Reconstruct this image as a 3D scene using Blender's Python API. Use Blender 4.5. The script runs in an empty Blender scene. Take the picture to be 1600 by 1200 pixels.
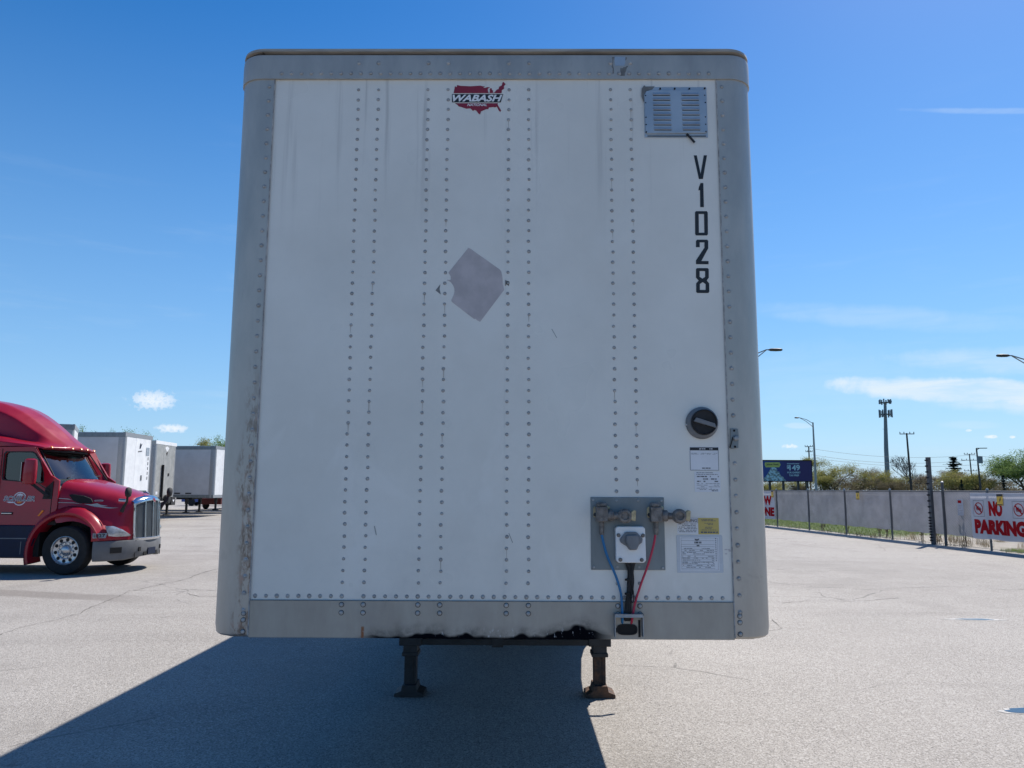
import bpy, bmesh, math, random
from mathutils import Vector, Matrix
from mathutils.geometry import tessellate_polygon
S = bpy.context.scene
COL = S.collection
R = math.radians
random.seed(7)

# ---------------------------------------------------------------- camera, sky, sun, exposure
cd = bpy.data.cameras.new('camera'); cam = bpy.data.objects.new('camera', cd); COL.objects.link(cam)
cd.sensor_width = 36; cd.lens = 27.1; cd.clip_end = 6000; cd.clip_start = .05
m = Matrix(((0.99997, -0.003096, 0.007014, .1165), (0.006529, -0.135671, -0.990732, -3.6227), (0.004019, 0.990749, -0.135646, 1.80), (0, 0, 0, 1)))
cam.matrix_world = m
S.camera = cam

SUN_AZ, SUN_EL = R(38.0), R(49.6)
W = bpy.data.worlds.new('World'); S.world = W; W.use_nodes = True
S.view_settings.view_transform = 'Standard'; S.view_settings.look = 'None'
S.view_settings.exposure = 0.36; S.view_settings.gamma = 1.0; S.view_settings.use_curve_mapping = False

class NT:
    """tiny node helper"""
    def __init__(s, tree): s.t = tree
    def n(s, typ, **kw):
        nd = s.t.nodes.new(typ)
        for k, v in kw.items():
            if k == 'i':
                for a, b in v.items(): s.set(nd, a, b)
            else: setattr(nd, k, v)
        return nd
    def set(s, nd, a, b):
        sock = nd.inputs[a]
        if hasattr(b, 'is_output') or isinstance(b, bpy.types.NodeSocket): s.t.links.new(b, sock)
        elif isinstance(b, bpy.types.Node): s.t.links.new(b.outputs[0], sock)
        else: sock.default_value = b
    def math(s, op, a, b=None, c=None, clamp=False):
        nd = s.n('ShaderNodeMath', operation=op, use_clamp=clamp); s.set(nd, 0, a)
        if b is not None: s.set(nd, 1, b)
        if c is not None: s.set(nd, 2, c)
        return nd.outputs[0]
    def ramp(s, v, a, b, lo=0., hi=1., smooth=True):
        nd = s.n('ShaderNodeMapRange', interpolation_type='SMOOTHSTEP' if smooth else 'LINEAR')
        for k, x in zip(('Value', 'From Min', 'From Max', 'To Min', 'To Max'), (v, a, b, lo, hi)): s.set(nd, k, x)
        return nd.outputs['Result']
    def mix(s, f, a, b):
        nd = s.n('ShaderNodeMix', data_type='RGBA')
        s.set(nd, 0, f); s.set(nd, 6, a if not isinstance(a, tuple) else (*a[:3], 1)); s.set(nd, 7, b if not isinstance(b, tuple) else (*b[:3], 1))
        return nd.outputs[2]
    def noise(s, vec, scale, detail=3, rough=.5, stretch=None, out=0, dist=0.):
        if stretch:
            mp = s.n('ShaderNodeMapping'); s.set(mp, 'Vector', vec); mp.inputs['Scale'].default_value = stretch; vec = mp.outputs[0]
        nd = s.n('ShaderNodeTexNoise'); s.set(nd, 'Vector', vec); nd.inputs['Scale'].default_value = scale
        nd.inputs['Detail'].default_value = detail; nd.inputs['Roughness'].default_value = rough; nd.inputs['Distortion'].default_value = dist
        return nd.outputs[out]

# sky: clear spring sky, thin cirrus low on the sunny side, a few small fair-weather clouds
wt = W.node_tree; wt.nodes.clear(); N = NT(wt)
sky = N.n('ShaderNodeTexSky', sky_type='NISHITA', sun_disc=False, sun_elevation=SUN_EL, sun_rotation=SUN_AZ, altitude=200, air_density=1.0, dust_density=.25, ozone_density=3.0)
tc = N.n('ShaderNodeTexCoord'); sep = N.n('ShaderNodeSeparateXYZ'); N.set(sep, 0, tc.outputs['Generated'])
az = N.math('MULTIPLY', N.math('ARCTAN2', sep.outputs[0], sep.outputs[1]), 57.2958)
el = N.math('MULTIPLY', N.math('ARCSINE', sep.outputs[2]), 57.2958)
ae = N.n('ShaderNodeCombineXYZ'); N.set(ae, 0, az); N.set(ae, 1, el)
AE = ae.outputs[0]
wob = N.noise(AE, .55, 5, .6); wob2 = N.noise(AE, 2.4, 6, .68)
hsv = N.n('ShaderNodeHueSaturation'); N.set(hsv, 'Color', sky.outputs[0]); hsv.inputs['Saturation'].default_value = 1.38; hsv.inputs['Value'].default_value = 1.21; hsv.inputs['Hue'].default_value = .504
col = N.mix(N.math('MULTIPLY', N.math('POWER', N.ramp(el, 34, 0, smooth=False), 1.4), .78), hsv.outputs[0], (2.7, 5.0, 8.0))   # pale lower air, all the way round
def blob(a0, e0, wa, we, edge, sharp, warp=1.0, slope=0.):
    da = N.math('DIVIDE', N.math('SUBTRACT', az, a0), wa)
    ee = N.math('SUBTRACT', el, N.math('ADD', N.math('MULTIPLY', N.math('SUBTRACT', az, a0), slope), e0))
    de = N.math('DIVIDE', ee, we)
    d = N.math('ADD', N.math('MULTIPLY', da, da), N.math('MULTIPLY', de, de))
    d = N.math('ADD', d, N.math('MULTIPLY', N.math('SUBTRACT', edge, .5), 2.6 * warp))
    return N.ramp(d, 1.0 + sharp, 1.0 - sharp)
def add_all(ms):
    v = ms[0]
    for q in ms[1:]: v = N.math('MAXIMUM', v, q)
    return v
CIRRUS = [(30.25, 6.383, 7.529, 0.777, 0.6, -0.1095, 1.0), (34.356, 5.666, 6.155, 0.879, 0.8, -0.0824, 0.6), (33.211, 8.088, 7.036, 0.733, 0.95, -0.0862, 0.42), (33.161, 23.38, 4.385, 0.166, 0.9, -0.2357, 0.22), (25.575, 11.58, 7.255, 0.682, 0.95, -0.1497, 0.22), (20.046, 4.493, 0.837, 0.178, 0.8, -0.0448, 0.4), (30.354, 4.207, 1.585, 0.244, 0.9, -0.0388, 0.25), (21.936, 7.636, 8.603, 2.089, 1.0, -0.0484, 0.12)]
PUFFS = [(-25.468, 5.849, 1.178, 0.516), (-24.207, 4.02, 0.917, 0.238), (19.439, 3.082, 0.462, 0.133), (31.503, 3.416, 0.292, 0.1), (30.296, 3.862, 0.141, 0.061), (32.62, 3.359, 0.151, 0.079)]
str1 = N.noise(AE, .35, 6, .62, stretch=(.22, 1.6, 1)); str2 = N.noise(AE, .9, 5, .6, stretch=(.16, 1.2, 1), dist=.6)
cirrus = N.math('MULTIPLY', add_all([N.math('MULTIPLY', blob(*b[:4], wob, b[4], .85, b[5]), b[6]) for b in CIRRUS]), N.ramp(str2, .28, .66, .42, 1.0))
veil = N.math('MULTIPLY', N.math('MULTIPLY', N.ramp(str1, .52, .78), N.ramp(el, 30, 4)), .14)
col = N.mix(N.math('MAXIMUM', cirrus, veil), col, (6.6, 7.7, 8.6))
puff = add_all([blob(*b, wob2, .9, 2.7) for b in PUFFS])
col = N.mix(N.math('MULTIPLY', puff, N.ramp(wob2, .32, .62, .35, .95)), col, (8.4, 8.7, 9.2))
bg = N.n('ShaderNodeBackground'); N.set(bg, 0, col); bg.inputs[1].default_value = .089
wo = N.n('ShaderNodeOutputWorld'); N.set(wo, 0, bg)

sl = bpy.data.lights.new('sun', 'SUN'); so = bpy.data.objects.new('sun', sl); COL.objects.link(so)
sl.energy = 5.0; sl.angle = R(.53); sl.color = (1.0, .94, .86)
so.rotation_euler = Vector((math.sin(SUN_AZ) * math.cos(SUN_EL), math.cos(SUN_AZ) * math.cos(SUN_EL), math.sin(SUN_EL))).to_track_quat('Z', 'Y').to_euler()
so.location = (20, 30, 60)

# ---------------------------------------------------------------- helpers
def prop(o, label=None, cat=None, group=None, kind=None):
    if label: o['label'] = label
    if cat: o['category'] = cat
    if group: o['group'] = group
    if kind: o['kind'] = kind
    return o
def thing(name, label, cat, loc=(0, 0, 0), rz=0, group=None):
    o = bpy.data.objects.new(name, None); COL.objects.link(o); o.location = loc; o.rotation_euler = (0, 0, rz); o.empty_display_size = .3
    return prop(o, label, cat, group)
def link(name, me, mats, parent=None, kind=None):
    o = bpy.data.objects.new(name, me); COL.objects.link(o)
    for q in (mats if isinstance(mats, (list, tuple)) else [mats]):
        if len(me.materials) < (len(mats) if isinstance(mats, (list, tuple)) else 1): me.materials.append(q)
    if parent: o.parent = parent
    if kind: o['kind'] = kind
    return o
def copy_tree(o, parent=None):
    c = o.copy(); COL.objects.link(c)
    if parent: c.parent = parent
    for ch in o.children: copy_tree(ch, c)
    return c

class MB:
    def __init__(s): s.v = []; s.f = []; s.mi = []
    def add(s, vs, fs, mi=0):
        b = len(s.v); s.v += [tuple(q) for q in vs]; s.f += [tuple(i + b for i in f) for f in fs]; s.mi += [mi] * len(fs); return s
    def box(s, x0, x1, y0, y1, z0, z1, mi=0):
        v = [(x, y, z) for z in (z0, z1) for y in (y0, y1) for x in (x0, x1)]
        return s.add(v, [(0, 2, 3, 1), (4, 5, 7, 6), (0, 1, 5, 4), (2, 6, 7, 3), (0, 4, 6, 2), (1, 3, 7, 5)], mi)
    def bar(s, p, q, w, h, up=(0, 0, 1), mi=0):
        p, q = Vector(p), Vector(q); d = (q - p).normalized(); a = d.cross(Vector(up))
        if a.length < 1e-4: a = d.cross(Vector((1, 0, 0)))
        a.normalize(); b = a.cross(d)
        v = [e + a * (w / 2 * i) + b * (h / 2 * j) for e in (p, q) for i, j in ((-1, -1), (1, -1), (1, 1), (-1, 1))]
        return s.add(v, [(3, 2, 1, 0), (4, 5, 6, 7), (0, 1, 5, 4), (1, 2, 6, 5), (2, 3, 7, 6), (3, 0, 4, 7)], mi)
    def prism(s, poly, c0, c1, fn, holes=(), mi=0):
        """polygon (a,b) with holes, extruded from c0 to c1; fn(a,b,c)->xyz"""
        loops = [list(poly)] + [list(h) for h in holes]
        tris = tessellate_polygon([[Vector((a, b, 0)) for a, b in l] for l in loops])
        flat = [q for l in loops for q in l]; n = len(flat)
        fs = [tuple(t) for t in tris]
        if c0 != c1:
            vs = [fn(a, b, c0) for a, b in flat] + [fn(a, b, c1) for a, b in flat]
            fs += [tuple(i + n for i in reversed(t)) for t in tris]
            k = 0
            for l in loops:
                L = len(l)
                for i in range(L): fs.append((k + i, k + (i + 1) % L, k + (i + 1) % L + n, k + i + n))
                k += L
        else: vs = [fn(a, b, c0) for a, b in flat]
        return s.add(vs, fs, mi)
    def tube(s, pts, r, n=8, mi=0, caps=True):
        pts = [Vector(p) for p in pts]; rs = r if isinstance(r, (list, tuple)) else [r] * len(pts)
        vs = []; ref = None
        for i, p in enumerate(pts):
            d = (pts[min(i + 1, len(pts) - 1)] - pts[max(i - 1, 0)]).normalized()
            if ref is None: ref = Vector((0, 0, 1)) if abs(d.z) < .9 else Vector((1, 0, 0))
            a = d.cross(ref)
            if a.length < 1e-4: a = d.cross(Vector((.3, 1, .2)))
            a.normalize(); b = a.cross(d).normalized(); ref = b
            vs += [p + (a * math.cos(t) + b * math.sin(t)) * rs[i] for t in (2 * math.pi * k / n for k in range(n))]
        fs = [(i * n + k, i * n + (k + 1) % n, (i + 1) * n + (k + 1) % n, (i + 1) * n + k) for i in range(len(pts) - 1) for k in range(n)]
        if caps: fs += [tuple(reversed(range(n))), tuple(range((len(pts) - 1) * n, len(pts) * n))]
        return s.add(vs, fs, mi)
    def lathe(s, prof, c, axis=(0, 0, 1), n=24, mi=0, sx=(1, 1), caps=True):
        """prof: (radius, height along axis)"""
        ax = Vector(axis).normalized(); a = ax.orthogonal().normalized(); b = ax.cross(a); c = Vector(c); vs = []
        for r, h in prof: vs += [c + ax * h + (a * math.cos(t) * sx[0] + b * math.sin(t) * sx[1]) * r for t in (2 * math.pi * k / n for k in range(n))]
        fs = [(i * n + k, i * n + (k + 1) % n, (i + 1) * n + (k + 1) % n, (i + 1) * n + k) for i in range(len(prof) - 1) for k in range(n)]
        if caps and prof[0][0] > 1e-5: fs.append(tuple(reversed(range(n))))
        if caps and prof[-1][0] > 1e-5: fs.append(tuple(range((len(prof) - 1) * n, len(prof) * n)))
        return s.add(vs, fs, mi)
    def loft(s, rings, closed=False, caps=False, mi=0):
        n = len(rings[0]); vs = [p for r in rings for p in r]; m_ = n if closed else n - 1
        fs = [(i * n + k, i * n + (k + 1) % n, (i + 1) * n + (k + 1) % n, (i + 1) * n + k) for i in range(len(rings) - 1) for k in range(m_)]
        if caps: fs += [tuple(reversed(range(n))), tuple(range((len(rings) - 1) * n, len(rings) * n))]
        return s.add(vs, fs, mi)
    def mesh(s, name, smooth=False, angle=None):
        me = bpy.data.meshes.new(name); me.from_pydata(s.v, [], s.f)
        if any(s.mi): me.polygons.foreach_set('material_index', s.mi)
        bm = bmesh.new(); bm.from_mesh(me); bmesh.ops.remove_doubles(bm, verts=bm.verts, dist=1e-5); bmesh.ops.recalc_face_normals(bm, faces=bm.faces); bm.to_mesh(me); bm.free()
        if smooth:
            me.polygons.foreach_set('use_smooth', [True] * len(me.polygons))
            try: me.set_sharp_from_angle(angle=R(angle or 40))
            except Exception: pass
        me.update(); return me
    def build(s, name, mats, parent=None, smooth=False, angle=None, kind=None, bevel=0, subsurf=0):
        o = link(name, s.mesh(name, smooth, angle), mats, parent, kind)
        if bevel:
            b = o.modifiers.new('edge', 'BEVEL'); b.width = bevel; b.segments = 2; b.limit_method = 'ANGLE'
        if subsurf:
            b = o.modifiers.new('smooth', 'SUBSURF'); b.levels = b.render_levels = subsurf
        return o
XZ = lambda y0: (lambda a, b, c: (a, c, b))        # polygon in the x-z plane, extruded along y

def text_mb(body, box, fn, bold=0., shear=0., mi=0, mb=None, keep=False, spacing=1.0):
    """lettering fitted in box (a0,b0,a1,b1), mapped to space by fn(a,b)"""
    cu = bpy.data.curves.new('t', 'FONT'); cu.body = body; cu.size = 1; cu.offset = bold; cu.shear = shear; cu.resolution_u = 3; cu.space_character = spacing
    ob = bpy.data.objects.new('t', cu); COL.objects.link(ob)
    me = bpy.data.meshes.new_from_object(ob.evaluated_get(bpy.context.evaluated_depsgraph_get()))
    xs = [v.co.x for v in me.vertices]; ys = [v.co.y for v in me.vertices]
    a0, b0, a1, b1 = box; x0, x1, y0, y1 = min(xs), max(xs), min(ys), max(ys)
    kx = (a1 - a0) / (x1 - x0); ky = (b1 - b0) / (y1 - y0)
    mb = mb or MB()
    mb.add([fn(a0 + (v.co.x - x0) * kx, b0 + (v.co.y - y0) * ky) for v in me.vertices], [tuple(p.vertices) for p in me.polygons], mi)
    bpy.data.objects.remove(ob); bpy.data.meshes.remove(me); bpy.data.curves.remove(cu)
    return mb

# ---------------------------------------------------------------- materials
def newmat(name):
    q = bpy.data.materials.new(name); q.use_nodes = True; t = q.node_tree; t.nodes.clear(); n = NT(t)
    out = n.n('ShaderNodeOutputMaterial'); b = n.n('ShaderNodeBsdfPrincipled'); n.set(out, 0, b)
    tc_ = n.n('ShaderNodeTexCoord'); return q, n, b, tc_.outputs['Object'], out
def mat(name, c, rough=.5, metal=0., var=.12, scale=6., bump=0., bscale=60., coat=0., spec=.5, c2=None, stretch=None):
    q, n, b, v, out = newmat(name)
    f = n.noise(v, scale, 4, .6, stretch)
    c2 = c2 or tuple(x * (1 - var * 2) for x in c); hi = tuple(min(1, x * (1 + var)) for x in c)
    n.set(b, 'Base Color', n.mix(n.ramp(f, .3, .7), c2, hi)); n.set(b, 'Roughness', n.ramp(f, .2, .8, max(.02, rough - .06), min(1, rough + .08)))
    b.inputs['Metallic'].default_value = metal; b.inputs['Specular IOR Level'].default_value = spec
    b.inputs['Coat Weight'].default_value = coat; b.inputs['Coat Roughness'].default_value = .03
    if bump:
        bp = n.n('ShaderNodeBump'); bp.inputs['Strength'].default_value = bump; bp.inputs['Distance'].default_value = .01
        n.set(bp, 'Height', n.noise(v, bscale, 3)); n.set(b, 'Normal', bp.outputs[0])
    return q
M = {}
M['white'] = mat('white_paint', (.74, .745, .75), .38, var=.04, scale=3)
M['white2'] = mat('weathered_white_paint', (.66, .67, .68), .42, var=.06, scale=2)
M['black'] = mat('black_rubber', (.018, .018, .02), .75, var=.3, scale=20)
M['tyre'] = mat('tyre_rubber', (.016, .016, .017), .85, var=.25, scale=12, bump=.2)
M['blacksteel'] = mat('dark_painted_steel', (.022, .023, .026), .6, var=.3, scale=8, bump=.2)
M['crack'] = mat('dirt_filled_crack', (.115, .104, .094), .95, var=.3, scale=9)
M['rustrun'] = mat('rust_run', (.43, .39, .345), .8, var=.15)
M['rust'] = mat('rusty_steel', (.10, .052, .03), .85, var=.35, scale=14, bump=.5, c2=(.028, .024, .023))
M['fencesteel'] = mat('backlit_fence_steel', (.15, .155, .16), .6, .3, var=.1, scale=30)  # base colour darkened to carry the backlit look of the fence
M['darkpost'] = mat('dull_dark_post', (.075, .078, .085), .6, .1, var=.1)
M['roofedge'] = mat('weathered_roof_edge', (.36, .33, .29), .6, .2, var=.15, scale=12, stretch=(.3, 1, 3))
M['gasket'] = mat('brown_joint_sealant', (.075, .058, .045), .8, var=.2)
M['steel'] = mat('galvanised_steel', (.34, .35, .36), .5, .55, var=.1, scale=30)
M['plate'] = mat('grey_steel_plate', (.20, .225, .235), .5, .35, var=.1, scale=10, stretch=(1, 1, .4))
M['castmetal'] = mat('cast_metal', (.20, .18, .165), .6, .3, var=.25, scale=40, bump=.4)
M['brass'] = mat('yellowed_zinc', (.48, .40, .25), .5, .5, var=.2, scale=30)
M['greyplastic'] = mat('grey_plastic', (.17, .175, .185), .55, var=.08, scale=10)
M['blue_hose'] = mat('blue_hose', (.004, .135, .32), .4, var=.1)
M['red_hose'] = mat('red_hose', (.48, .016, .06), .4, var=.1)
M['ink'] = mat('black_lettering', (.012, .014, .018), .5, var=.1)
M['red_ink'] = mat('red_print', (.42, .018, .03), .55, var=.1)
M['paper'] = mat('label_paper', (.66, .67, .70), .6, var=.03)
M['print'] = mat('grey_print', (.12, .125, .14), .7, var=.1)
M['yellow_label'] = mat('yellow_label', (.52, .40, .12), .6, var=.06)
M['pocket'] = mat('document_pocket_plastic', (.50, .53, .57), .25, var=.03)
M['residue'] = mat('adhesive_residue', (.45, .41, .415), .75, var=.07, scale=9)
M['residue_dark'] = mat('grey_sealant', (.16, .165, .165), .8, var=.15, scale=20)
M['map_red'] = mat('dark_red_print', (.23, .012, .032), .45, var=.08)
M['vent'] = mat('vent_aluminium', (.42, .455, .49), .45, .55, var=.06, scale=6)
M['grime'] = mat('rivet_grime', (.36, .355, .35), .85, var=.2, scale=30)
M['rivet'] = mat('rivet_metal', (.37, .365, .355), .5, .2, var=.1, scale=30)
M['redpaint'] = mat('maroon_truck_paint', (.31, .006, .022), .33, .0, var=.05, scale=2, coat=.42, spec=.3)
M['navy'] = mat('navy_skirt_paint', (.010, .016, .042), .5, var=.1, spec=.25)
M['chrome'] = mat('chrome', (.62, .63, .65), .13, 1., var=.03)
M['alu'] = mat('polished_aluminium', (.50, .50, .51), .27, .75, var=.05, scale=12)
M['lampbowl'] = mat('lamp_reflector', (.55, .57, .60), .25, .5, var=.08)
M['meshgrey'] = mat('grille_mesh', (.10, .105, .11), .5, .4, var=.15, scale=60)
M['bumper'] = mat('grey_bumper_plastic', (.125, .13, .138), .6, var=.07, scale=5)
M['dark'] = mat('dark_recess', (.008, .008, .009), .8, var=.2)
M['amber'] = mat('amber_lens', (.75, .20, .01), .2, var=.05)
M['cream'] = mat('pale_dash_trim', (.36, .37, .36), .7, var=.08)
M['stainless'] = mat('dull_stainless_sheet', (.40, .39, .365), .42, .35, var=.07, scale=3)
M['shade_grey'] = mat('shaded_side_wall_white', (.50, .505, .515), .35, var=.04, scale=2)  # white trailer paint greyed in the colour so the side walls look shaded
M['bark'] = mat('bark', (.085, .07, .058), .9, var=.3, scale=12)
M['concrete'] = mat('pale_metal_pole', (.32, .33, .335), .5, .3, var=.1)
M['darkpole'] = mat('dark_bronze_pole', (.045, .042, .040), .55, var=.15)
M['wood'] = mat('weathered_wood_pole', (.085, .072, .06), .85, var=.25, scale=8)
M['paleblue'] = mat('pale_blue_print', (.45, .66, .72), .6, var=.08)
M['lime'] = mat('yellow_green_print', (.50, .54, .14), .6, var=.06)
M['money'] = mat('pile_grey_green_print', (.25, .33, .33), .6, var=.5, scale=3.5, c2=(.07, .12, .13))
M['signyellow'] = mat('yellow_sign', (.75, .46, .05), .5, var=.06)
M['bluecar'] = mat('blue_car_paint', (.012, .06, .26), .3, .2, var=.05, coat=.6)
M['redcar'] = mat('shade_darkened_car_paint', (.09, .006, .008), .5, .0, var=.05, coat=.4)  # red darkened in the colour so the car looks shaded
M['salt'] = mat('dried_mineral_rim', (.50, .485, .46), .9, var=.12, scale=30)
def leafmat(name, c, c2):
    q, n, b, v, out = newmat(name)
    f = n.noise(v, 1.1, 3)
    co = n.mix(n.ramp(f, .3, .7), c2, c)
    d = n.n('ShaderNodeBsdfDiffuse'); n.set(d, 0, co); t = n.n('ShaderNodeBsdfTranslucent'); n.set(t, 0, co)
    mx = n.n('ShaderNodeMixShader'); mx.inputs[0].default_value = .4; n.set(mx, 1, d); n.set(mx, 2, t); n.set(out, 0, mx); return q
M['leaf_yellow'] = leafmat('budding_yellow_leaf', (.37, .35, .12), (.20, .20, .075))
M['leaf_green'] = leafmat('spring_green_leaf', (.24, .33, .12), (.12, .19, .06))
M['leaf_brown'] = leafmat('reddish_bud', (.30, .25, .17), (.17, .14, .11))
M['leaf_conifer'] = leafmat('conifer_needle', (.035, .06, .05), (.018, .032, .03))
M['leaf_brush'] = leafmat('brush_twig', (.22, .19, .12), (.11, .10, .07))
M['grass'] = leafmat('grass_blade', (.20, .27, .05), (.10, .15, .03))
M['weed'] = leafmat('dry_weed', (.30, .23, .13), (.12, .10, .06))

def glassmat(name, tint, dark):
    q, n, b, v, out = newmat(name)
    tr = n.n('ShaderNodeBsdfTransparent'); tr.inputs[0].default_value = (*tint, 1)
    gl = n.n('ShaderNodeBsdfGlossy'); gl.inputs['Roughness'].default_value = .02
    lw = n.n('ShaderNodeLayerWeight'); lw.inputs[0].default_value = .35
    f = n.math('ADD', n.math('MULTIPLY', lw.outputs['Fresnel'], .6), dark, clamp=True)
    mx = n.n('ShaderNodeMixShader'); n.set(mx, 0, f); n.set(mx, 1, tr); n.set(mx, 2, gl); n.set(out, 0, mx); return q
M['glass'] = glassmat('cab_glass', (.48, .55, .56), .17)
M['sideglass'] = glassmat('cab_side_glass', (.20, .25, .26), .06)
M['lens'] = mat('clear_lamp_lens', (.44, .46, .49), .16, .35, var=.25, scale=5, coat=.8)

# white front sheet: faint unevenness, run-off streaks under the top rail, wiped patches, scuffs
q, n, b, v, out = newmat('front_sheet_paint'); M['front'] = q
sp = n.n('ShaderNodeSeparateXYZ'); n.set(sp, 0, v); X, Y, Z = sp.outputs
base = n.mix(n.ramp(n.noise(v, 1.3, 5, .62), .3, .7), (.635, .617, .57), (.71, .692, .645))
fine = n.ramp(n.noise(v, 55, 3, .6), .62, .75)
streak = n.math('MULTIPLY', n.ramp(n.noise(v, 5.0, 4, .6, (3.2, 1, .10)), .56, .72), n.ramp(Z, 2.9, 3.84, 0, .55))
streak2 = n.math('MULTIPLY', n.ramp(n.noise(v, 11.0, 3, .6, (4, 1, .12)), .62, .75), n.ramp(Z, 3.55, 3.84, 0, .6))
low = n.math('MULTIPLY', n.ramp(n.noise(v, 3.2, 5, .65), .45, .75), n.ramp(Z, 2.1, 1.32, 0, .30))
wipe = n.math('MULTIPLY', n.ramp(n.noise(v, 2.4, 4, .6, (1, 1, .8), dist=.8), .54, .68), n.ramp(Z, 2.4, 1.9, 0, .35))
c = n.mix(n.math('MAXIMUM', streak, streak2), base, (.34, .325, .31)); c = n.mix(n.math('MAXIMUM', low, n.math('MULTIPLY', fine, .12)), c, (.46, .45, .44)); c = n.mix(wipe, c, (.77, .755, .72))
n.set(b, 'Base Color', c); n.set(b, 'Roughness', n.ramp(n.noise(v, 2.0, 3), .3, .7, .26, .42))
bp = n.n('ShaderNodeBump'); bp.inputs['Strength'].default_value = .22; bp.inputs['Distance'].default_value = .02; n.set(bp, 'Height', n.noise(v, 2.2, 2)); n.set(b, 'Normal', bp.outputs[0])

# bare aluminium posts and rails: brushed, dulled; scraped low on the left post
def alum(name, c, metal, scrape=0., rail=0.):
    q, n, b, v, out = newmat(name); sp = n.n('ShaderNodeSeparateXYZ'); n.set(sp, 0, v); X, Y, Z = sp.outputs
    f = n.noise(v, 2.2, 5, .65, (2.5, 2.5, .8)); co = n.mix(n.ramp(f, .3, .7), tuple(x * .86 for x in c), tuple(min(1, x * 1.08) for x in c))
    g = n.noise(v, 40, 4, .7, (1, 1, .25)); co = n.mix(n.ramp(g, .62, .78, 0, .2), co, tuple(x * .45 for x in c))
    met = metal
    if scrape:
        s_ = n.math('MULTIPLY', n.ramp(n.noise(v, 22, 6, .75, (1.4, 1.4, .42), dist=.3), .44, .60), n.math('MULTIPLY', n.ramp(Z, 2.55, 1.9), n.math('MULTIPLY', n.ramp(n.math('ADD', X, n.math('MULTIPLY', n.math('SUBTRACT', n.noise(v, 4, 3), .5), .12)), -1.195, -1.15), n.ramp(X, -.9, -1.0))))
        rr = n.math('MULTIPLY', s_, n.ramp(n.noise(v, 24, 4), .5, .62))
        co = n.mix(s_, co, (.19, .145, .115)); co = n.mix(n.math('MULTIPLY', rr, .6), co, (.45, .33, .29))
        s2 = n.math('MULTIPLY', n.ramp(n.noise(v, 9, 5, .7), .55, .7), n.ramp(Z, 1.9, 1.2, 0, .45)); co = n.mix(s2, co, (.27, .25, .235))
    if rail:
        # black fifth-wheel grease along the lower lip, worn and smeared, with bright chips and one rust run
        h = n.math('ADD', 1.136, n.math('MULTIPLY', n.ramp(n.noise(v, 5.5, 3, .5), .40, .74), .034))
        h = n.math('ADD', h, n.math('MULTIPLY', n.ramp(n.math('ABSOLUTE', n.math('SUBTRACT', X, .40)), .20, .0), .030))
        ing = n.math('MULTIPLY', n.ramp(X, -.63, -.50), n.ramp(X, .60, .46))
        gr = n.math('MULTIPLY', n.math('MAXIMUM', n.ramp(n.math('SUBTRACT', Z, h), .010, -.008), n.math('MULTIPLY', n.ramp(n.math('SUBTRACT', Z, h), .06, -.01), n.math('MULTIPLY', n.ramp(n.noise(v, 9, 5, .7), .35, .7), .75))), ing)
        gr2 = n.math('MULTIPLY', n.math('MULTIPLY', n.ramp(n.math('ADD', n.math('MULTIPLY', n.math('POWER', n.math('DIVIDE', n.math('SUBTRACT', X, .40), .16), 2), 1.), n.math('POWER', n.math('DIVIDE', n.math('SUBTRACT', Z, 1.12), .075), 2)), 1.15, .35), .75), 1.)
        gr = n.math('MAXIMUM', gr, gr2)
        chip = n.math('MULTIPLY', n.math('MULTIPLY', n.ramp(n.noise(v, 34, 5, .65, (1.5, 1, .6)), .60, .64), n.math('MULTIPLY', n.ramp(Z, 1.19, 1.145), n.ramp(Z, 1.134, 1.140))), n.ramp(X, -.30, -.20))
        chip = n.math('MULTIPLY', chip, n.ramp(X, .50, .42))
        co = n.mix(n.ramp(n.noise(v, 3, 4, .6), .45, .75, 0, .45), co, (.235, .215, .20))
        co = n.mix(gr, co, (.004, .0045, .007)); n.set(b, 'Specular IOR Level', n.math('MULTIPLY', n.math('SUBTRACT', 1., gr), .5)); co = n.mix(n.math('MULTIPLY', chip, .55), co, (.62, .62, .62))
        ru = n.math('MULTIPLY', n.ramp(n.math('ABSOLUTE', n.math('SUBTRACT', X, -.584)), .010, .003), n.ramp(Z, 1.185, 1.175)); co = n.mix(n.math('MULTIPLY', ru, n.ramp(n.noise(v, 40, 3), .3, .5)), co, (.22, .085, .035))
        n.set(b, 'Metallic', n.math('MULTIPLY', n.math('SUBTRACT', 1., gr), metal))
    else: b.inputs['Metallic'].default_value = metal
    n.set(b, 'Base Color', co); n.set(b, 'Roughness', n.ramp(f, .2, .8, .36, .52)); return q
M['post'] = alum('corner_post_aluminium', (.43, .41, .375), .4, scrape=1.)
M['toprail'] = alum('top_rail_aluminium', (.405, .39, .36), .3)
M['botrail'] = alum('bottom_rail_aluminium', (.355, .33, .29), .2, rail=1.)

# old pale asphalt: exposed aggregate, traffic polish, faint stains, hairline cracks
q, n, b, v, out = newmat('old_asphalt'); M['asphalt'] = q
sp = n.n('ShaderNodeSeparateXYZ'); n.set(sp, 0, v); X, Y, Z = sp.outputs
big = n.noise(v, .12, 5, .6); mid = n.noise(v, .9, 5, .62); trk = n.noise(v, .5, 4, .6, (.25, 1.4, 1), dist=.7)
c = n.mix(n.ramp(big, .32, .68), (.33, .305, .275), (.40, .374, .34))
c = n.mix(n.ramp(mid, .40, .72, 0, .6), c, (.40, .372, .338)); c = n.mix(n.ramp(trk, .50, .72, 0, .55), c, (.255, .235, .212))
vo = n.n('ShaderNodeTexVoronoi'); n.set(vo, 'Vector', v); vo.inputs['Scale'].default_value = 120
c = n.mix(n.ramp(vo.outputs['Color'], .12, .55, .85, 0, smooth=False), c, (.125, .114, .104))
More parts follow.
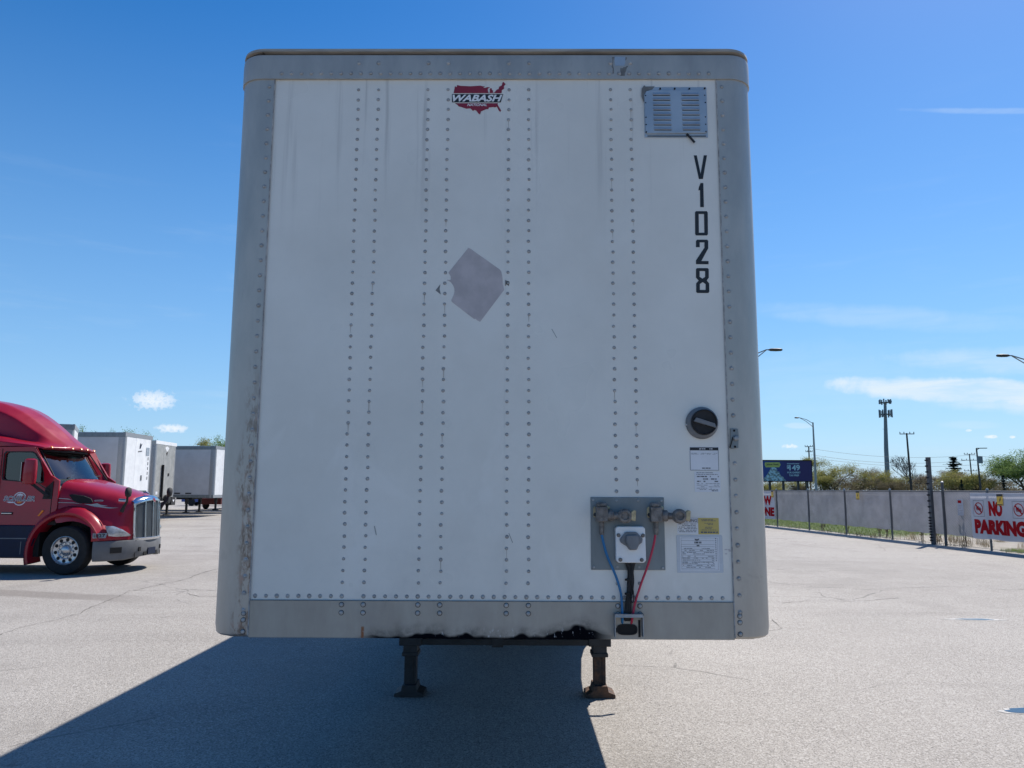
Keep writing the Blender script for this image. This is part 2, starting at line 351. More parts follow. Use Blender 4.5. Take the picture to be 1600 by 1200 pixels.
vo2 = n.n('ShaderNodeTexVoronoi'); n.set(vo2, 'Vector', v); vo2.inputs['Scale'].default_value = 90
sepc = n.n('ShaderNodeSeparateColor'); n.set(sepc, 0, vo2.outputs['Color']); c = n.mix(n.ramp(sepc.outputs[1], .72, .92, 0, .50), c, (.58, .55, .515))
ag = n.noise(v, 34, 2, .6); c = n.mix(n.ramp(ag, .60, .75, 0, .3), c, (.20, .19, .18))
# oil drips, tyre-polished lanes and a few darker patched areas
dr = n.math('MULTIPLY', n.ramp(n.noise(v, 2.6, 3, .55), .70, .76), n.ramp(n.noise(v, .35, 2), .5, .6)); c = n.mix(n.math('MULTIPLY', dr, .55), c, (.11, .10, .092))
ln = n.math('ABSOLUTE', n.math('SINE', n.math('ADD', n.math('MULTIPLY', X, .95), n.math('MULTIPLY', n.noise(v, .10, 2), 9.)))); c = n.mix(n.math('MULTIPLY', n.ramp(ln, .93, 1.0), n.ramp(n.noise(v, .6, 4), .42, .66, 0, .28)), c, (.215, .198, .18))
pt_ = n.ramp(n.noise(v, .21, 6, .72, dist=.4), .53, .60, 0, .38); c = n.mix(pt_, c, (.265, .245, .222))
# hairline cracks where the sheet is old
wv = n.n('ShaderNodeMix', data_type='VECTOR'); wv.inputs[0].default_value = .35; n.set(wv, 4, v); n.set(wv, 5, n.n('ShaderNodeTexNoise', i={'Vector': v, 'Scale': .8, 'Detail': 5}).outputs['Color'])
cr = n.n('ShaderNodeTexVoronoi', feature='DISTANCE_TO_EDGE'); n.set(cr, 'Vector', wv.outputs[1]); cr.inputs['Scale'].default_value = .55
crm = n.math('MULTIPLY', n.ramp(cr.outputs[0], .0075, .0025), n.math('MULTIPLY', n.ramp(n.noise(v, .22, 3), .48, .58), n.ramp(n.noise(v, 1.7, 3), .40, .52)))
c = n.mix(n.math('MULTIPLY', crm, .5), c, (.07, .066, .062))
# one damp brown drive-out track left of the parked trailer
tr = n.math('ABSOLUTE', n.math('SUBTRACT', n.math('ADD', Y, n.math('MULTIPLY', n.math('ADD', X, 7.9), .26)), 9.75))
tm = n.math('MULTIPLY', n.ramp(n.math('ADD', tr, n.math('MULTIPLY', n.math('SUBTRACT', mid, .5), .5)), .42, .22), n.ramp(X, -5.2, -7.2))
c = n.mix(n.math('MULTIPLY', tm, .55), c, (.165, .145, .128))
n.set(b, 'Base Color', c); b.inputs['Roughness'].default_value = .88; b.inputs['Specular IOR Level'].default_value = .3
bp = n.n('ShaderNodeBump'); bp.inputs['Strength'].default_value = .55; bp.inputs['Distance'].default_value = .006
n.set(bp, 'Height', n.math('ADD', vo.outputs['Distance'], n.math('MULTIPLY', ag, 1.2))); n.set(b, 'Normal', bp.outputs[0])

q, n, b, v, out = newmat('rough_grass_ground'); M['terrain'] = q
f = n.noise(v, .09, 5, .6); f2 = n.noise(v, 1.5, 4, .6)
n.set(b, 'Base Color', n.mix(n.ramp(f2, .35, .7), n.mix(n.ramp(f, .4, .6), (.075, .095, .03), (.13, .115, .06)), (.05, .06, .024))); b.inputs['Roughness'].default_value = 1
q, n, b, v, out = newmat('sandy_verge'); M['verge'] = q
sp = n.n('ShaderNodeSeparateXYZ'); n.set(sp, 0, v); X, Y, Z = sp.outputs
g = n.ramp(n.math('ADD', Y, n.math('MULTIPLY', n.math('SUBTRACT', n.noise(v, .5, 4), .5), 7)), 26.5, 29.5)
sand = n.mix(n.ramp(n.noise(v, 3, 5, .7), .35, .7), (.36, .32, .26), (.50, .46, .40)); grs = n.mix(n.ramp(n.noise(v, 2.5, 5, .7), .35, .7), (.075, .115, .025), (.16, .20, .05))
n.set(b, 'Base Color', n.mix(g, sand, grs)); b.inputs['Roughness'].default_value = 1

def cloth(name, c, c2, trans, scale, cut=0.):
    q, n, b, v, out = newmat(name)
    co = n.mix(n.ramp(n.noise(v, scale, 4, .6), .3, .7), c2, c)
    d = n.n('ShaderNodeBsdfDiffuse'); n.set(d, 0, co); t = n.n('ShaderNodeBsdfTranslucent'); n.set(t, 0, co)
    mx = n.n('ShaderNodeMixShader'); mx.inputs[0].default_value = trans; n.set(mx, 1, d); n.set(mx, 2, t)
    if cut:
        tp = n.n('ShaderNodeBsdfTransparent'); m2 = n.n('ShaderNodeMixShader'); m2.inputs[0].default_value = cut; n.set(m2, 1, mx); n.set(m2, 2, tp); mx = m2
    n.set(out, 0, mx); return q
M['screen'] = cloth('grey_privacy_mesh', (.31, .318, .365), (.245, .252, .29), .42, 2.2, .05)
M['banner'] = cloth('white_banner_vinyl', (.66, .66, .70), (.58, .58, .62), .33, 1.5)
M['bannerred'] = cloth('red_banner_print', (.50, .022, .03), (.40, .018, .024), .25, 3)

q, n, b, v, out = newmat('billboard_blue_violet_print'); M['billboard'] = q
sp = n.n('ShaderNodeSeparateXYZ'); n.set(sp, 0, v)
n.set(b, 'Base Color', n.mix(n.ramp(sp.outputs[0], -1.5, 3.5), (.018, .06, .26), (.03, .018, .115))); b.inputs['Roughness'].default_value = .5
q, n, b, v, out = newmat('puddle_water'); M['water'] = q
b.inputs['Base Color'].default_value = (.03, .035, .04, 1); b.inputs['Roughness'].default_value = .03; b.inputs['Specular IOR Level'].default_value = .9

# ---------------------------------------------------------------- ground
def rise(x, y):
    """the lot climbs very slightly towards its far left corner"""
    def ss(t): t = max(0, min(1, t)); return t * t * (3 - 2 * t)
    return .30 * ss((y - 19) / 23) * ss((-3 - x) / 8)
def fence_x(y): return 16.70 - .0972 * y       # the fence line
g = MB(); g.add([(-3000, -3000, -.35), (3000, -3000, -.35), (3000, 5000, -.35), (-3000, 5000, -.35)], [(0, 1, 2, 3)])
o = g.build('terrain', M['terrain'], kind='structure')
g = MB(); nx, ny = 90, 90
ys = [-30 + 160 * j / ny for j in range(ny + 1)]
vs = []
for y in ys:
    x1 = fence_x(y) + .35
    for i in range(nx + 1):
        x = -90 + (x1 + 90) * i / nx; vs.append((x, y, rise(x, y)))
g.add(vs, [(j * (nx + 1) + i, j * (nx + 1) + i + 1, (j + 1) * (nx + 1) + i + 1, (j + 1) * (nx + 1) + i) for j in range(ny) for i in range(nx)])
g.build('parking_lot', M['asphalt'], smooth=True, angle=180, kind='structure')
g = MB(); pts = []
for j in range(41):
    y = -30 + 4 * j
    pts.append([(fence_x(y) + .34, y, -.02), (fence_x(y) + .9, y, .01), (fence_x(y) + 2.5, y, .03), (fence_x(y) + 6, y, .05), (fence_x(y) + 14, y, -.2), (fence_x(y) + 18, y, -.4)])
g.loft(pts); g.build('verge', M['verge'], smooth=True, angle=180, kind='structure')

# cracks in the sheet: long wandering ones, each a thin dark strip
def strip(mb, pts, w, seed, z=.004):
    rnd = random.Random(seed); vs = []; P = []
    for (x0, y0), (x1, y1) in zip(pts, pts[1:]):
        L = math.hypot(x1 - x0, y1 - y0); k = max(2, int(L / .12))
        for i in range(k): P.append((x0 + (x1 - x0) * i / k, y0 + (y1 - y0) * i / k))
    P.append(pts[-1]); off = 0
    for i, (x, y) in enumerate(P):
        a = P[min(i + 1, len(P) - 1)]; c0 = P[max(i - 1, 0)]; dx, dy = a[0] - c0[0], a[1] - c0[1]; L = math.hypot(dx, dy) or 1; nx_, ny_ = -dy / L, dx / L
        off = off * .8 + rnd.uniform(-.03, .03); ww = w * rnd.uniform(.15, 1.0)
        for s_ in (-1, 1): vs.append((x + nx_ * (off + s_ * ww), y + ny_ * (off + s_ * ww), z + rise(x, y)))
    mb.add(vs, [(2 * i, 2 * i + 1, 2 * i + 3, 2 * i + 2) for i in range(len(P) - 1)])
cr_ = MB()
strip(cr_, [(-6.7, 5.3), (-6.25, 6.17), (-6.33, 6.8), (-6.18, 7.8), (-6.45, 9.0), (-6.7, 10.34)], .008, 1)
strip(cr_, [(-6.65, 10.34), (-6.5, 12.0), (-6.62, 13.7), (-6.5, 15.5)], .010, 2)
strip(cr_, [(-6.65, 10.34), (-5.7, 10.5), (-5.1, 10.3), (-3.5, 10.6)], .010, 3)
strip(cr_, [(-5.6, 10.1), (-5.2, 9.6), (-4.8, 9.7), (-4.2, 9.4)], .012, 4)
strip(cr_, [(4.4, 9.2), (5.2, 9.6), (5.6, 9.4), (6.6, 9.9)], .008, 5)
strip(cr_, [(7.0, 11.2), (8.4, 11.5), (9.3, 11.0), (10.6, 11.6)], .010, 6)
strip(cr_, [(6.0, 14.0), (7.5, 14.4), (9.5, 14.1)], .010, 7)
strip(cr_, [(4.2, 17.5), (7.0, 18.0), (10.0, 17.6), (12.5, 18.2)], .012, 8)
strip(cr_, [(3.0, 6.4), (3.6, 6.9), (3.7, 7.6)], .006, 9)
cr_.build('pavement_cracks', M['crack'], kind='stuff')
def pool(cx, cy, rx, ry, seed, rim, name='puddle'):
    rnd = random.Random(seed); ph = [rnd.uniform(0, 6.28) for _ in range(5)]
    def ring(k, z):
        o_ = []
        for i in range(72):
            t = 2 * math.pi * i / 72; w = 1 + .16 * math.sin(2 * t + ph[0]) + .10 * math.sin(3 * t + ph[1]) + .06 * math.sin(7 * t + ph[2]) + .035 * math.sin(13 * t + ph[3]) * k
            o_.append((cx + rx * w * k * math.cos(t), cy + ry * w * k * math.sin(t), z))
        return o_
    a = MB(); r0, r1 = ring(1.0, .004), ring(rim, .003); a.loft([r0 + r0[:1], r1 + r1[:1]]); a.build('puddle_rim', M['salt'], kind='structure')
    a = MB(); p_ = ring(1.0, .006); a.add(p_ + [(cx, cy, .006)], [(i, (i + 1) % 72, 72) for i in range(72)]); a.build(name, M['water'], kind='structure')
pool(4.58, 3.10, .35, .12, 3, 1.13)
pool(6.62, 7.70, .27, .045, 5, 1.7)

# ---------------------------------------------------------------- the near trailer (nose at y = 0, facing the camera)
T = thing('semi_trailer', 'white box semi-trailer seen nose-on in the centre, with V1028 lettering and a bare aluminium frame', 'trailer', (0, 0, 0))
XS = (-.683, -.584, -.3345, -.2345, .0687, .1695, .577, .677)   # rivet columns
ZT, ZS, ZB = 3.838, 1.297, 1.129
# front sheets, lapped at the seam
MB().box(-1.115, .0585, 0, .02, ZS - .01, ZT + .01).build('front_panel', M['front'], T)
MB().box(.058, 1.115, -.0016, .018, ZS - .01, ZT + .01).build('front_panel', M['front'], T)
def plan(r0, side):
    """corner plan from the front sheet round to the side wall"""
    o_ = [(1.105, -.006 - r0), (1.168, -.006 - r0)]
    for k in range(1, 9):
        t = math.pi / 2 * k / 8; o_.append((1.168 + (.127 + r0) * math.sin(t), .121 - (.127 + r0) * math.cos(t)))
    o_ += [(1.295 + r0, .30), (1.27, .30), (1.27, .125), (1.16, .02), (1.105, .02)]
    return [(side * x, y) for x, y in o_]
for sd in (-1, 1):
    p = plan(0, sd); mb = MB(); rings = []
    for z, sh in ((ZB, .026), (ZB + .004, .013), (ZB + .014, .004), (ZB + .05, 0), (2.0, 0), (3.0, 0), (ZT - .002, 0)):
        rings.append([(x - sd * sh * (1 if abs(x) > 1.2 else 0), y + sh * (1 if y < .1 else .3), z) for x, y in p])
    mb.loft(rings, closed=True, caps=True); mb.build('corner_post', M['post'], T, smooth=True, angle=35)
mb = MB()                                                    # top rail wraps both corners
pl = [(-x, y) for x, y in reversed(plan(.007, 1)[:11])]; pr = plan(.007, 1)[:11]
outer = pl + pr; inner = [(x * .96 if abs(x) > 1.2 else x, y + .03) for x, y in outer]
mb.loft([[(x, y, ZT - .004) for x, y in inner], [(x, y, ZT - .004) for x, y in outer], [(x, y, ZT + .004) for x, y in outer], [(x, y, 3.935) for x, y in outer], [(x * .999, y + .003, 3.962) for x, y in outer], [(x * .99, y + .02, 3.964) for x, y in outer]])
mb.build('top_rail', M['toprail'], T, smooth=True, angle=35)
mb = MB(); bl = [(x * .997, y + .008) for x, y in outer]     # rolled roof edge above a dark joint
mb.loft([[(x, y + .012, 3.962) for x, y in bl], [(x, y + .010, 3.974) for x, y in bl]]); mb.build('roof_gasket', M['gasket'], T)
mb = MB(); mb.loft([[(x, y + .01, 3.974) for x, y in bl], [(x, y - .012, 3.978) for x, y in bl], [(x * .998, y - .012, 3.992) for x, y in bl], [(x * .99, y + .01, 4.003) for x, y in bl], [(x * .9, y + .12, 4.010) for x, y in bl]])
mb.build('roof_edge', M['roofedge'], T, smooth=True, angle=40)
MB().box(-1.26, 1.26, .10, 16.1, 3.955, 4.0).build('roof', M['white2'], T)
rt = random.Random(8)
for k in range(7):                                            # torn flashing at the left front corner of the roof
    t = R(62 - k * 8); cx_, cy_ = -1.160 - .122 * math.sin(t), .126 - .125 * math.cos(t); dz = rt.uniform(-.012, .004)
    MB().bar((cx_ - .016, cy_ + .012, 3.962 + dz), (cx_ + .020, cy_ - .006, 3.984 + dz + rt.uniform(-.006, .006)), .018, .016 + rt.uniform(0, .012)).build('torn_flashing', M['gasket'], T)
MB().box(-1.105, 1.105, -.005, .03, ZB, ZS - .001).box(-1.105, 1.105, .03, .10, ZB, ZB + .012).build('bottom_rail', M['botrail'], T, bevel=.003)
MB().tube([(-1.104, -.006, ZS - .002), (1.104, -.006, ZS - .002)], .0022, 6).build('seam_bead', M['plate'], T)
for sd in (-1, 1): MB().tube([(sd * 1.105, -.0065, ZB + .01), (sd * 1.105, -.0065, ZT - .005)], .003, 6).build('seam_bead', M['grime'], T)
# sides: sheets on posts with a top and a bottom rail
for sd in (-1, 1):
    for k in range(13):
        y0 = .302 + k * 1.22; y1 = min(y0 + 1.218, 16.1)
        a, c_ = sorted((sd * 1.262, sd * (1.283 + .002 * (k % 2)))); MB().box(a, c_, y0, y1, 1.33, 3.84).build('side_panel', M['white2'], T)
    a, c_ = sorted((sd * 1.255, sd * 1.30)); MB().box(a, c_, .302, 16.1, 3.84, 3.958).build('side_top_rail', M['toprail'], T)
    MB().box(a, c_, .302, 16.1, 1.13, 1.33).build('side_bottom_rail', M['toprail'], T)
    mb = MB(); prof = [(3.55, 1.13), (3.9, 1.10), (4.8, 1.02), (5.6, .876), (6.0, .74), (6.2, .60), (6.6, .42), (7.2, .36), (12.2, .36), (12.4, 1.13)]
    mb.prism(prof, sd * 1.262, sd * 1.275, lambda a_, b_, c0: (c0, a_, b_)); mb.build('side_skirt', M['white2'], T)
MB().box(-1.26, 1.26, 16.1, 16.16, 1.13, 3.95).build('rear_door', M['white2'], T)
MB().box(-1.255, 1.255, .10, 16.1, 1.26, 1.33).build('floor', M['blacksteel'], T)
for k in range(44): MB().box(-1.25, 1.25, .45 + k * .355, .455 + k * .355, 1.135, 1.258).build('crossmember', M['blacksteel'], T)
MB().box(-.5, .45, .12, 1.5, 1.122, 1.134).build('coupler_plate', M['blacksteel'], T)
MB().lathe([(.06, 0), (.045, .02), (.045, .05), (.06, .055)], (0, .92, 1.05), n=16).build('kingpin', M['blacksteel'], T)
# landing gear
MB().box(-.90, .90, 3.38, 3.50, 1.06, 1.134).box(-.75, .78, 3.44, 3.50, .435, .485).box(-.1, .0, 3.43, 3.51, .42, .50).bar((-.80, 3.55, 1.02), (-.5, 4.5, 1.2), .05, .05).bar((.83, 3.55, 1.02), (.5, 4.5, 1.2), .05, .05).build('landing_gear_beam', M['blacksteel'], T)
for x, mt in ((-.823, M['blacksteel']), (.851, M['rust'])):
    lg = MB().box(x - .062, x + .062, 3.43, 3.60, .355, 1.13).box(x - .072, x + .072, 3.422, 3.608, .34, .375).box(x - .098, x + .098, 3.42, 3.61, .43, .62).box(x - .098, x + .09, 3.42, 3.61, .95, 1.13).build('landing_leg', M['blacksteel'], T, bevel=.006)
    MB().box(x - .052, x + .052, 3.455, 3.575, .055, .66).box(x + .02, x + .028, 3.449, 3.455, .08, .5).build('inner_leg', mt, lg, bevel=.006)
    mb = MB(); ft = [(-.13, 0), (.13, 0), (.128, .028), (.07, .05), (.06, .10), (-.06, .10), (-.07, .05), (-.128, .028)]
    mb.prism(ft, 3.40, 3.64, lambda a_, b_, c0, x=x: (x + a_, c0, b_ + .002)); mb.build('foot_pad', M['rust'] if x > 0 else M['blacksteel'], lg, bevel=.004)
MB().bar((.95, 3.5, .93), (1.28, 3.5, .93), .03, .03).bar((1.28, 3.5, .93), (1.28, 3.42, .72), .025, .025).build('crank_handle', M['blacksteel'], T)
def dual_wheel(x, y, parent, r=.51):
    sd = 1 if x > 0 else -1
    w = MB()
    for o_ in (0, -.33): w.lathe([(.30, -.13), (.42, -.14), (r - .02, -.12), (r, -.08), (r, .08), (r - .02, .12), (.42, .14), (.30, .13), (.30, -.13)], (x + sd * o_, y, r), (sd, 0, 0), 28, caps=False)
    wo_ = w.build('wheel', M['tyre'], parent, smooth=True, angle=40)
    MB().lathe([(.30, .12), (.29, .10), (.27, .02), (.15, -.02), (.14, .06), (.11, .10), (0, .11)], (x, y, r), (sd, 0, 0), 24, caps=False).build('rim', M['alu'], wo_, smooth=True, angle=40)
for y in (13.2, 14.45):
    MB().tube([(-1.1, y, .51), (1.1, y, .51)], .07, 10).build('axle', M['blacksteel'], T)
    for x in (-1.06, 1.06): dual_wheel(x, y, T)
MB().box(-.55, -.42, 12.4, 15.4, .75, 1.13).box(.42, .55, 12.4, 15.4, .75, 1.13).build('suspension_frame', M['blacksteel'], T)

# rivets: small domes, each in a ring of grime (too small and many to be taken one by one)
rv = MB(); rnd = random.Random(3)
def rivet(mb, x, y, z, r=.0063, h=.0042, ring=True):
    n_ = 9; pr_ = [(r, 0), (r * .95, h * .5), (r * .6, h * .9), (0, h)]
    mb.lathe([(a_, b_) for a_, b_ in pr_], (x, y, z), (0, -1, 0), n_, 0)
    if ring:
        k = r * rnd.uniform(1.15, 1.45); a_ = [(x + k * math.cos(t), y - .0008, z + k * 1.05 * math.sin(t)) for t in (2 * math.pi * i / 10 for i in range(10))]
        mb.add(a_, [tuple(range(10))], 1)
z = 3.781
while z > 1.36:
    for i, x in enumerate(XS):
        yy = 0 if x < .0585 else -.0018
        if i >= 6 and 1.425 < z < 1.775: continue
        rivet(rv, x + rnd.uniform(-.002, .002), yy, z + rnd.uniform(-.002, .002))
    z -= .0523
x = -1.082
while x < 1.10:
    if not any(abs(x - q_) < .02 for q_ in (-.6335,)): rivet(rv, x, 0 if x < .0585 else -.0018, 1.3135, .0075, .005)
    x += .0497
rv.build('rivets', [M['rivet'], M['grime']], T, smooth=True, angle=60, kind='stuff')
rr_ = MB()
for k in range(24):                                           # faint run-off marks under some rivets
    x = rnd.choice(XS) + rnd.uniform(-.003, .003); z = 3.781 - .0523 * rnd.randrange(46) - .006; L_ = rnd.uniform(.015, .06); w_ = rnd.uniform(.001, .0022)
    if 1.40 < z < 1.80 and x > .5: continue
    rr_.add([(x - w_, -.0021, z), (x + w_, -.0021, z), (x + w_ * .3, -.0021, z - L_), (x - w_ * .3, -.0021, z - L_)], [(0, 1, 2, 3)])
rr_.build('rust_runs', M['rustrun'], T, kind='stuff')
rv = MB(); x = -1.07
while x < 1.08: rivet(rv, x, -.013, 3.8625, .0082, .006); x += .0497
for x in XS: rivet(rv, x, -.013, 3.9175, .0082, .006)
for sd in (-1, 1):
    z = 3.795
    while z > 1.20: rivet(rv, sd * (1.131 - .0), -.006, z, .0080, .006); z -= .0748
rv.build('rivets', [M['rivet'], M['grime']], T, smooth=True, angle=60, kind='stuff')
def bolt(x, z):
    m_ = MB().lathe([(.0098, 0), (.0094, .003), (.0078, .0038), (.0070, .0075), (.005, .0085), (0, .009)], (x, -.006, z), (0, -1, 0), 12)
    m_.add([(x + .0120 * math.cos(t), -.0062, z + .0120 * math.sin(t)) for t in (2 * math.pi * i / 14 for i in range(14))], [tuple(range(14))], 1)
    m_.build('bolt', [M['rivet'], M['blacksteel']], T, smooth=True, angle=50)
for x in XS:                                                  # huck bolts on the bottom rail, two under each column
    for z in (1.277, 1.241): bolt(x, z)
for sd in (-1, 1):
    for z in (1.235, 1.207, 1.155): bolt(sd * 1.129, z)
# badge: maroon country outline, black bar with white lettering
FN = lambda y: (lambda a, b: (a, y, b))
bd = MB(); up = [(-0.2073, 3.7639), (-0.2006, 3.8023), (-0.1957, 3.7967), (-0.1914, 3.7972), (-0.1911, 3.8069), (-0.1717, 3.8026), (-0.1236, 3.8003), (-0.0731, 3.8039), (-0.0591, 3.7998), (-0.0502, 3.8008), (-0.0591, 3.7931), (-0.0470, 3.7921), (-0.0394, 3.7957), (-0.0249, 3.7957), (-0.0350, 3.7885), (-0.0364, 3.7801), (-0.0324, 3.7655), (-0.0264, 3.7655), (-0.0258, 3.7788), (-0.0272, 3.7827), (-0.0230, 3.7903), (-0.0172, 3.7896), (-0.0152, 3.7801), (-0.0092, 3.7773), (-0.0113, 3.7671), (-0.0043, 3.7655), (0.0088, 3.7827), (0.0179, 3.7855), (0.0207, 3.7980), (0.0339, 3.8055), (0.0369, 3.8203), (0.0422, 3.8234), (0.0531, 3.8121), (0.0443, 3.8014), (0.0453, 3.7870), (0.0343, 3.7801), (0.0329, 3.7640)]
lo = [(-0.2005, 3.7103), (0.0146, 3.7104), (0.0141, 3.7010), (0.0306, 3.6731), (0.0275, 3.6642), (0.0203, 3.6705), (0.0094, 3.6921), (0.0003, 3.6880), (-0.0073, 3.6901), (-0.0301, 3.6880), (-0.0324, 3.6789), (-0.0432, 3.6789), (-0.0694, 3.6667), (-0.0736, 3.6502), (-0.0813, 3.6552), (-0.0934, 3.6717), (-0.1025, 3.6748), (-0.1089, 3.6692), (-0.1223, 3.6831), (-0.1426, 3.6813), (-0.1655, 3.6895), (-0.1811, 3.6933), (-0.1872, 3.7022)]
bd.prism(up, -.0008, -.0014, XZ(0)).prism(lo, -.0008, -.0014, XZ(0)); bd = bd.build('maker_badge', M['map_red'], T)
bn = MB(); bn.prism([(-0.2151, 3.7588), (0.0411, 3.7589), (0.0289, 3.7150), (-0.2145, 3.7149)], -.0008, -.0016, XZ(0)); bn.build('badge_bar', M['ink'], bd)
(lx0, lz0), (lx1, lz1) = [(-0.2119, 3.7187), (0.0373, 3.7553)]
tm_ = text_mb('WABASH', (lx0, lz0, lx1, lz1), FN(-.0022), bold=.035, shear=.32)
(lx0, lz0), (lx1, lz1) = [(-0.1380, 3.6946), (-0.0398, 3.7079)]
text_mb('NATIONAL', (lx0, lz0, lx1, lz1), FN(-.0022), bold=.02, shear=.25, mb=tm_); tm_.build('badge_lettering', M['white'], bd)

# unit number, one character under the other
ch = {'V': ([(0.9828, 3.4369), (0.9979, 3.4369), (1.0139, 3.3419), (1.0323, 3.4370), (1.0480, 3.4370), (1.0245, 3.3148), (1.0047, 3.3148)], []),
      '1': ([(1.0125, 3.2941), (1.0257, 3.2941), (1.0250, 3.1707), (1.0071, 3.1707), (1.0084, 3.2576), (1.0006, 3.2563), (1.0034, 3.2727)], []),
      '0': ([(0.9856, 3.1501), (1.0381, 3.1502), (1.0427, 3.1439), (1.0405, 3.0336), (1.0356, 3.0274), (0.9833, 3.0273), (0.9787, 3.0335), (0.9806, 3.1438)], [[(0.9983, 3.1358), (1.0246, 3.1358), (1.0235, 3.0410), (0.9968, 3.0410)]]),
      '2': ([(0.9804, 2.9682), (0.9813, 2.9990), (0.9863, 3.0058), (1.0355, 3.0059), (1.0407, 2.9997), (1.0396, 2.9622), (1.0045, 2.8990), (1.0394, 2.8991), (1.0389, 2.8832), (0.9780, 2.8831), (0.9786, 2.9020), (1.0213, 2.9659), (1.0221, 2.9923), (0.9995, 2.9923), (0.9988, 2.9683)], []),
      '8': ([(0.9773, 2.8581), (0.9822, 2.8636), (1.0336, 2.8637), (1.0388, 2.8582), (1.0381, 2.8168), (1.0276, 2.8022), (1.0390, 2.7877), (1.0383, 2.7459), (1.0328, 2.7404), (0.9805, 2.7403), (0.9753, 2.7457), (0.9765, 2.7875), (0.9887, 2.8021), (0.9762, 2.8167)], [[(0.9948, 2.8490), (1.0214, 2.8490), (1.0205, 2.8204), (1.0073, 2.8113), (0.9940, 2.8204)], [(0.9933, 2.7555), (1.0209, 2.7555), (1.0218, 2.7846), (1.0079, 2.7943), (0.9941, 2.7845)]])}
for c_ in 'V1028':
    mb = MB(); mb.prism(ch[c_][0], -.0024, -.0030, XZ(0), ch[c_][1]); mb.build('number_lettering', M['ink'], T)

# scar of a removed sticker
mb = MB(); mb.prism([(-0.1241, 2.9634), (-0.1147, 2.9596), (0.0297, 2.8551), (0.0367, 2.8445), (0.0415, 2.8207), (0.0450, 2.7825), (0.0512, 2.7540), (-0.0631, 2.5968), (-0.0793, 2.6047), (-0.0840, 2.6108), (-0.0932, 2.6108), (-0.2005, 2.6941), (-0.2029, 2.7035), (-0.1908, 2.7320), (-0.1882, 2.7439), (-0.1894, 2.7605), (-0.1961, 2.7772), (-0.2065, 2.7915), (-0.2159, 2.7981), (-0.2262, 2.8010), (-0.2230, 2.8034), (-0.2090, 2.8024), (-0.2068, 2.8067), (-0.2079, 2.8211), (-0.2189, 2.8392)], -.0003, -.0010, XZ(0))
mb.build('sticker_residue', M['residue'], T)
mb = MB(); mb.prism([(-0.2574, 2.7818), (-0.2801, 2.7508), (-0.2543, 2.7305), (-0.2608, 2.7580)], -.0003, -.0009, XZ(0)); mb.prism([(0.0555, 2.8025), (0.0765, 2.7945), (0.0729, 2.7721), (0.0635, 2.7825), (0.0562, 2.7706)], -.0020, -.0026, XZ(0)); mb.build('sticker_residue', M['residue_dark'], T)
mb = MB(); mb.prism([(0.5992, 3.9512), (0.6528, 3.9505), (0.6509, 3.9146), (0.6441, 3.9032), (0.6013, 3.9031), (0.5975, 3.9218)], -.0132, -.0138, XZ(0)); mb.build('painted_patch', M['vent'], T)
mb = MB(); mb.prism([(0.5865, 3.9512), (0.5992, 3.9505), (0.5937, 3.9397), (0.5900, 3.9089), (0.5943, 3.8860), (0.5940, 3.8631), (0.5866, 3.8602), (0.5883, 3.8888), (0.5824, 3.8974), (0.5880, 3.9146)], -.0132, -.0136, XZ(0))
mb.prism([(0.6265, 3.8931), (0.6358, 3.8903), (0.6412, 3.8946), (0.6520, 3.8974), (0.6601, 3.9032), (0.6661, 3.9017), (0.6586, 3.8903), (0.6543, 3.8745), (0.6501, 3.8645), (0.6486, 3.8496), (0.6259, 3.8496), (0.6300, 3.8603), (0.6262, 3.8745)], -.0132, -.0136, XZ(0)); mb.prism([(0.6515, 3.9491), (0.6595, 3.9498), (0.6601, 3.9419), (0.6545, 3.9311), (0.6512, 3.9333)], -.0132, -.0136, XZ(0))
mb.build('sticker_residue', M['residue_dark'], T)
mb = MB()                                                    # scratches in the paint
for a_, b_ in (([(0.2798, 2.5626), (0.3041, 2.5190)]), ([(0.0789, 1.6005), (0.0968, 1.5570)]), ([(-0.5438, 1.6298), (-0.5337, 1.5891)])): mb.bar((a_[0], -.0018, a_[1]), (b_[0], -.0018, b_[1]), .0024, .001, up=(0, 1, 0))
mb.build('paint_scratches', M['plate'], T)

# louvred vent
vt = MB().box(.743, 1.055, -.006, 0, 3.527, 3.794).build('vent', M['vent'], T, bevel=.002)
MB().prism([(0.7549, 3.7698), (0.7853, 3.7739), (1.0344, 3.7761), (1.0486, 3.7733), (1.0506, 3.5539), (1.0372, 3.5488), (0.7552, 3.5452), (0.7475, 3.5536), (0.7433, 3.7494)], -.006, -.013, XZ(0)).build('vent_cover', M['vent'], vt, bevel=.002)
for cx_ in (.828, .970):
    for k in range(8):
        z = 3.7530 - k * .02605; x0, x1 = cx_ - .044 + k * .0004, cx_ + .046 + k * .0004
        mb = MB(); prof = [(-.0131, z - .0065), (-.0131, z + .007), (-.0155, z + .0065), (-.0195, z - .0050), (-.0190, z - .0062)]
        mb.add([(x0 + (0.004 if i in (2, 3, 4) else 0), a_, b_) for i, (a_, b_) in enumerate(prof)] + [(x1 - (0.004 if i in (2, 3, 4) else 0), a_, b_) for i, (a_, b_) in enumerate(prof)], [(0, 1, 2, 3, 4), (9, 8, 7, 6, 5)] + [(i, i + 5, (i + 1) % 5 + 5, (i + 1) % 5) for i in range(5)])
        mb.build('louver', M['vent'], vt)
        MB().box(x0 + .003, x1 - .003, -.0138, -.0131, z - .0090, z - .0064).build('louver_slot', M['dark'], vt)
mb = MB()
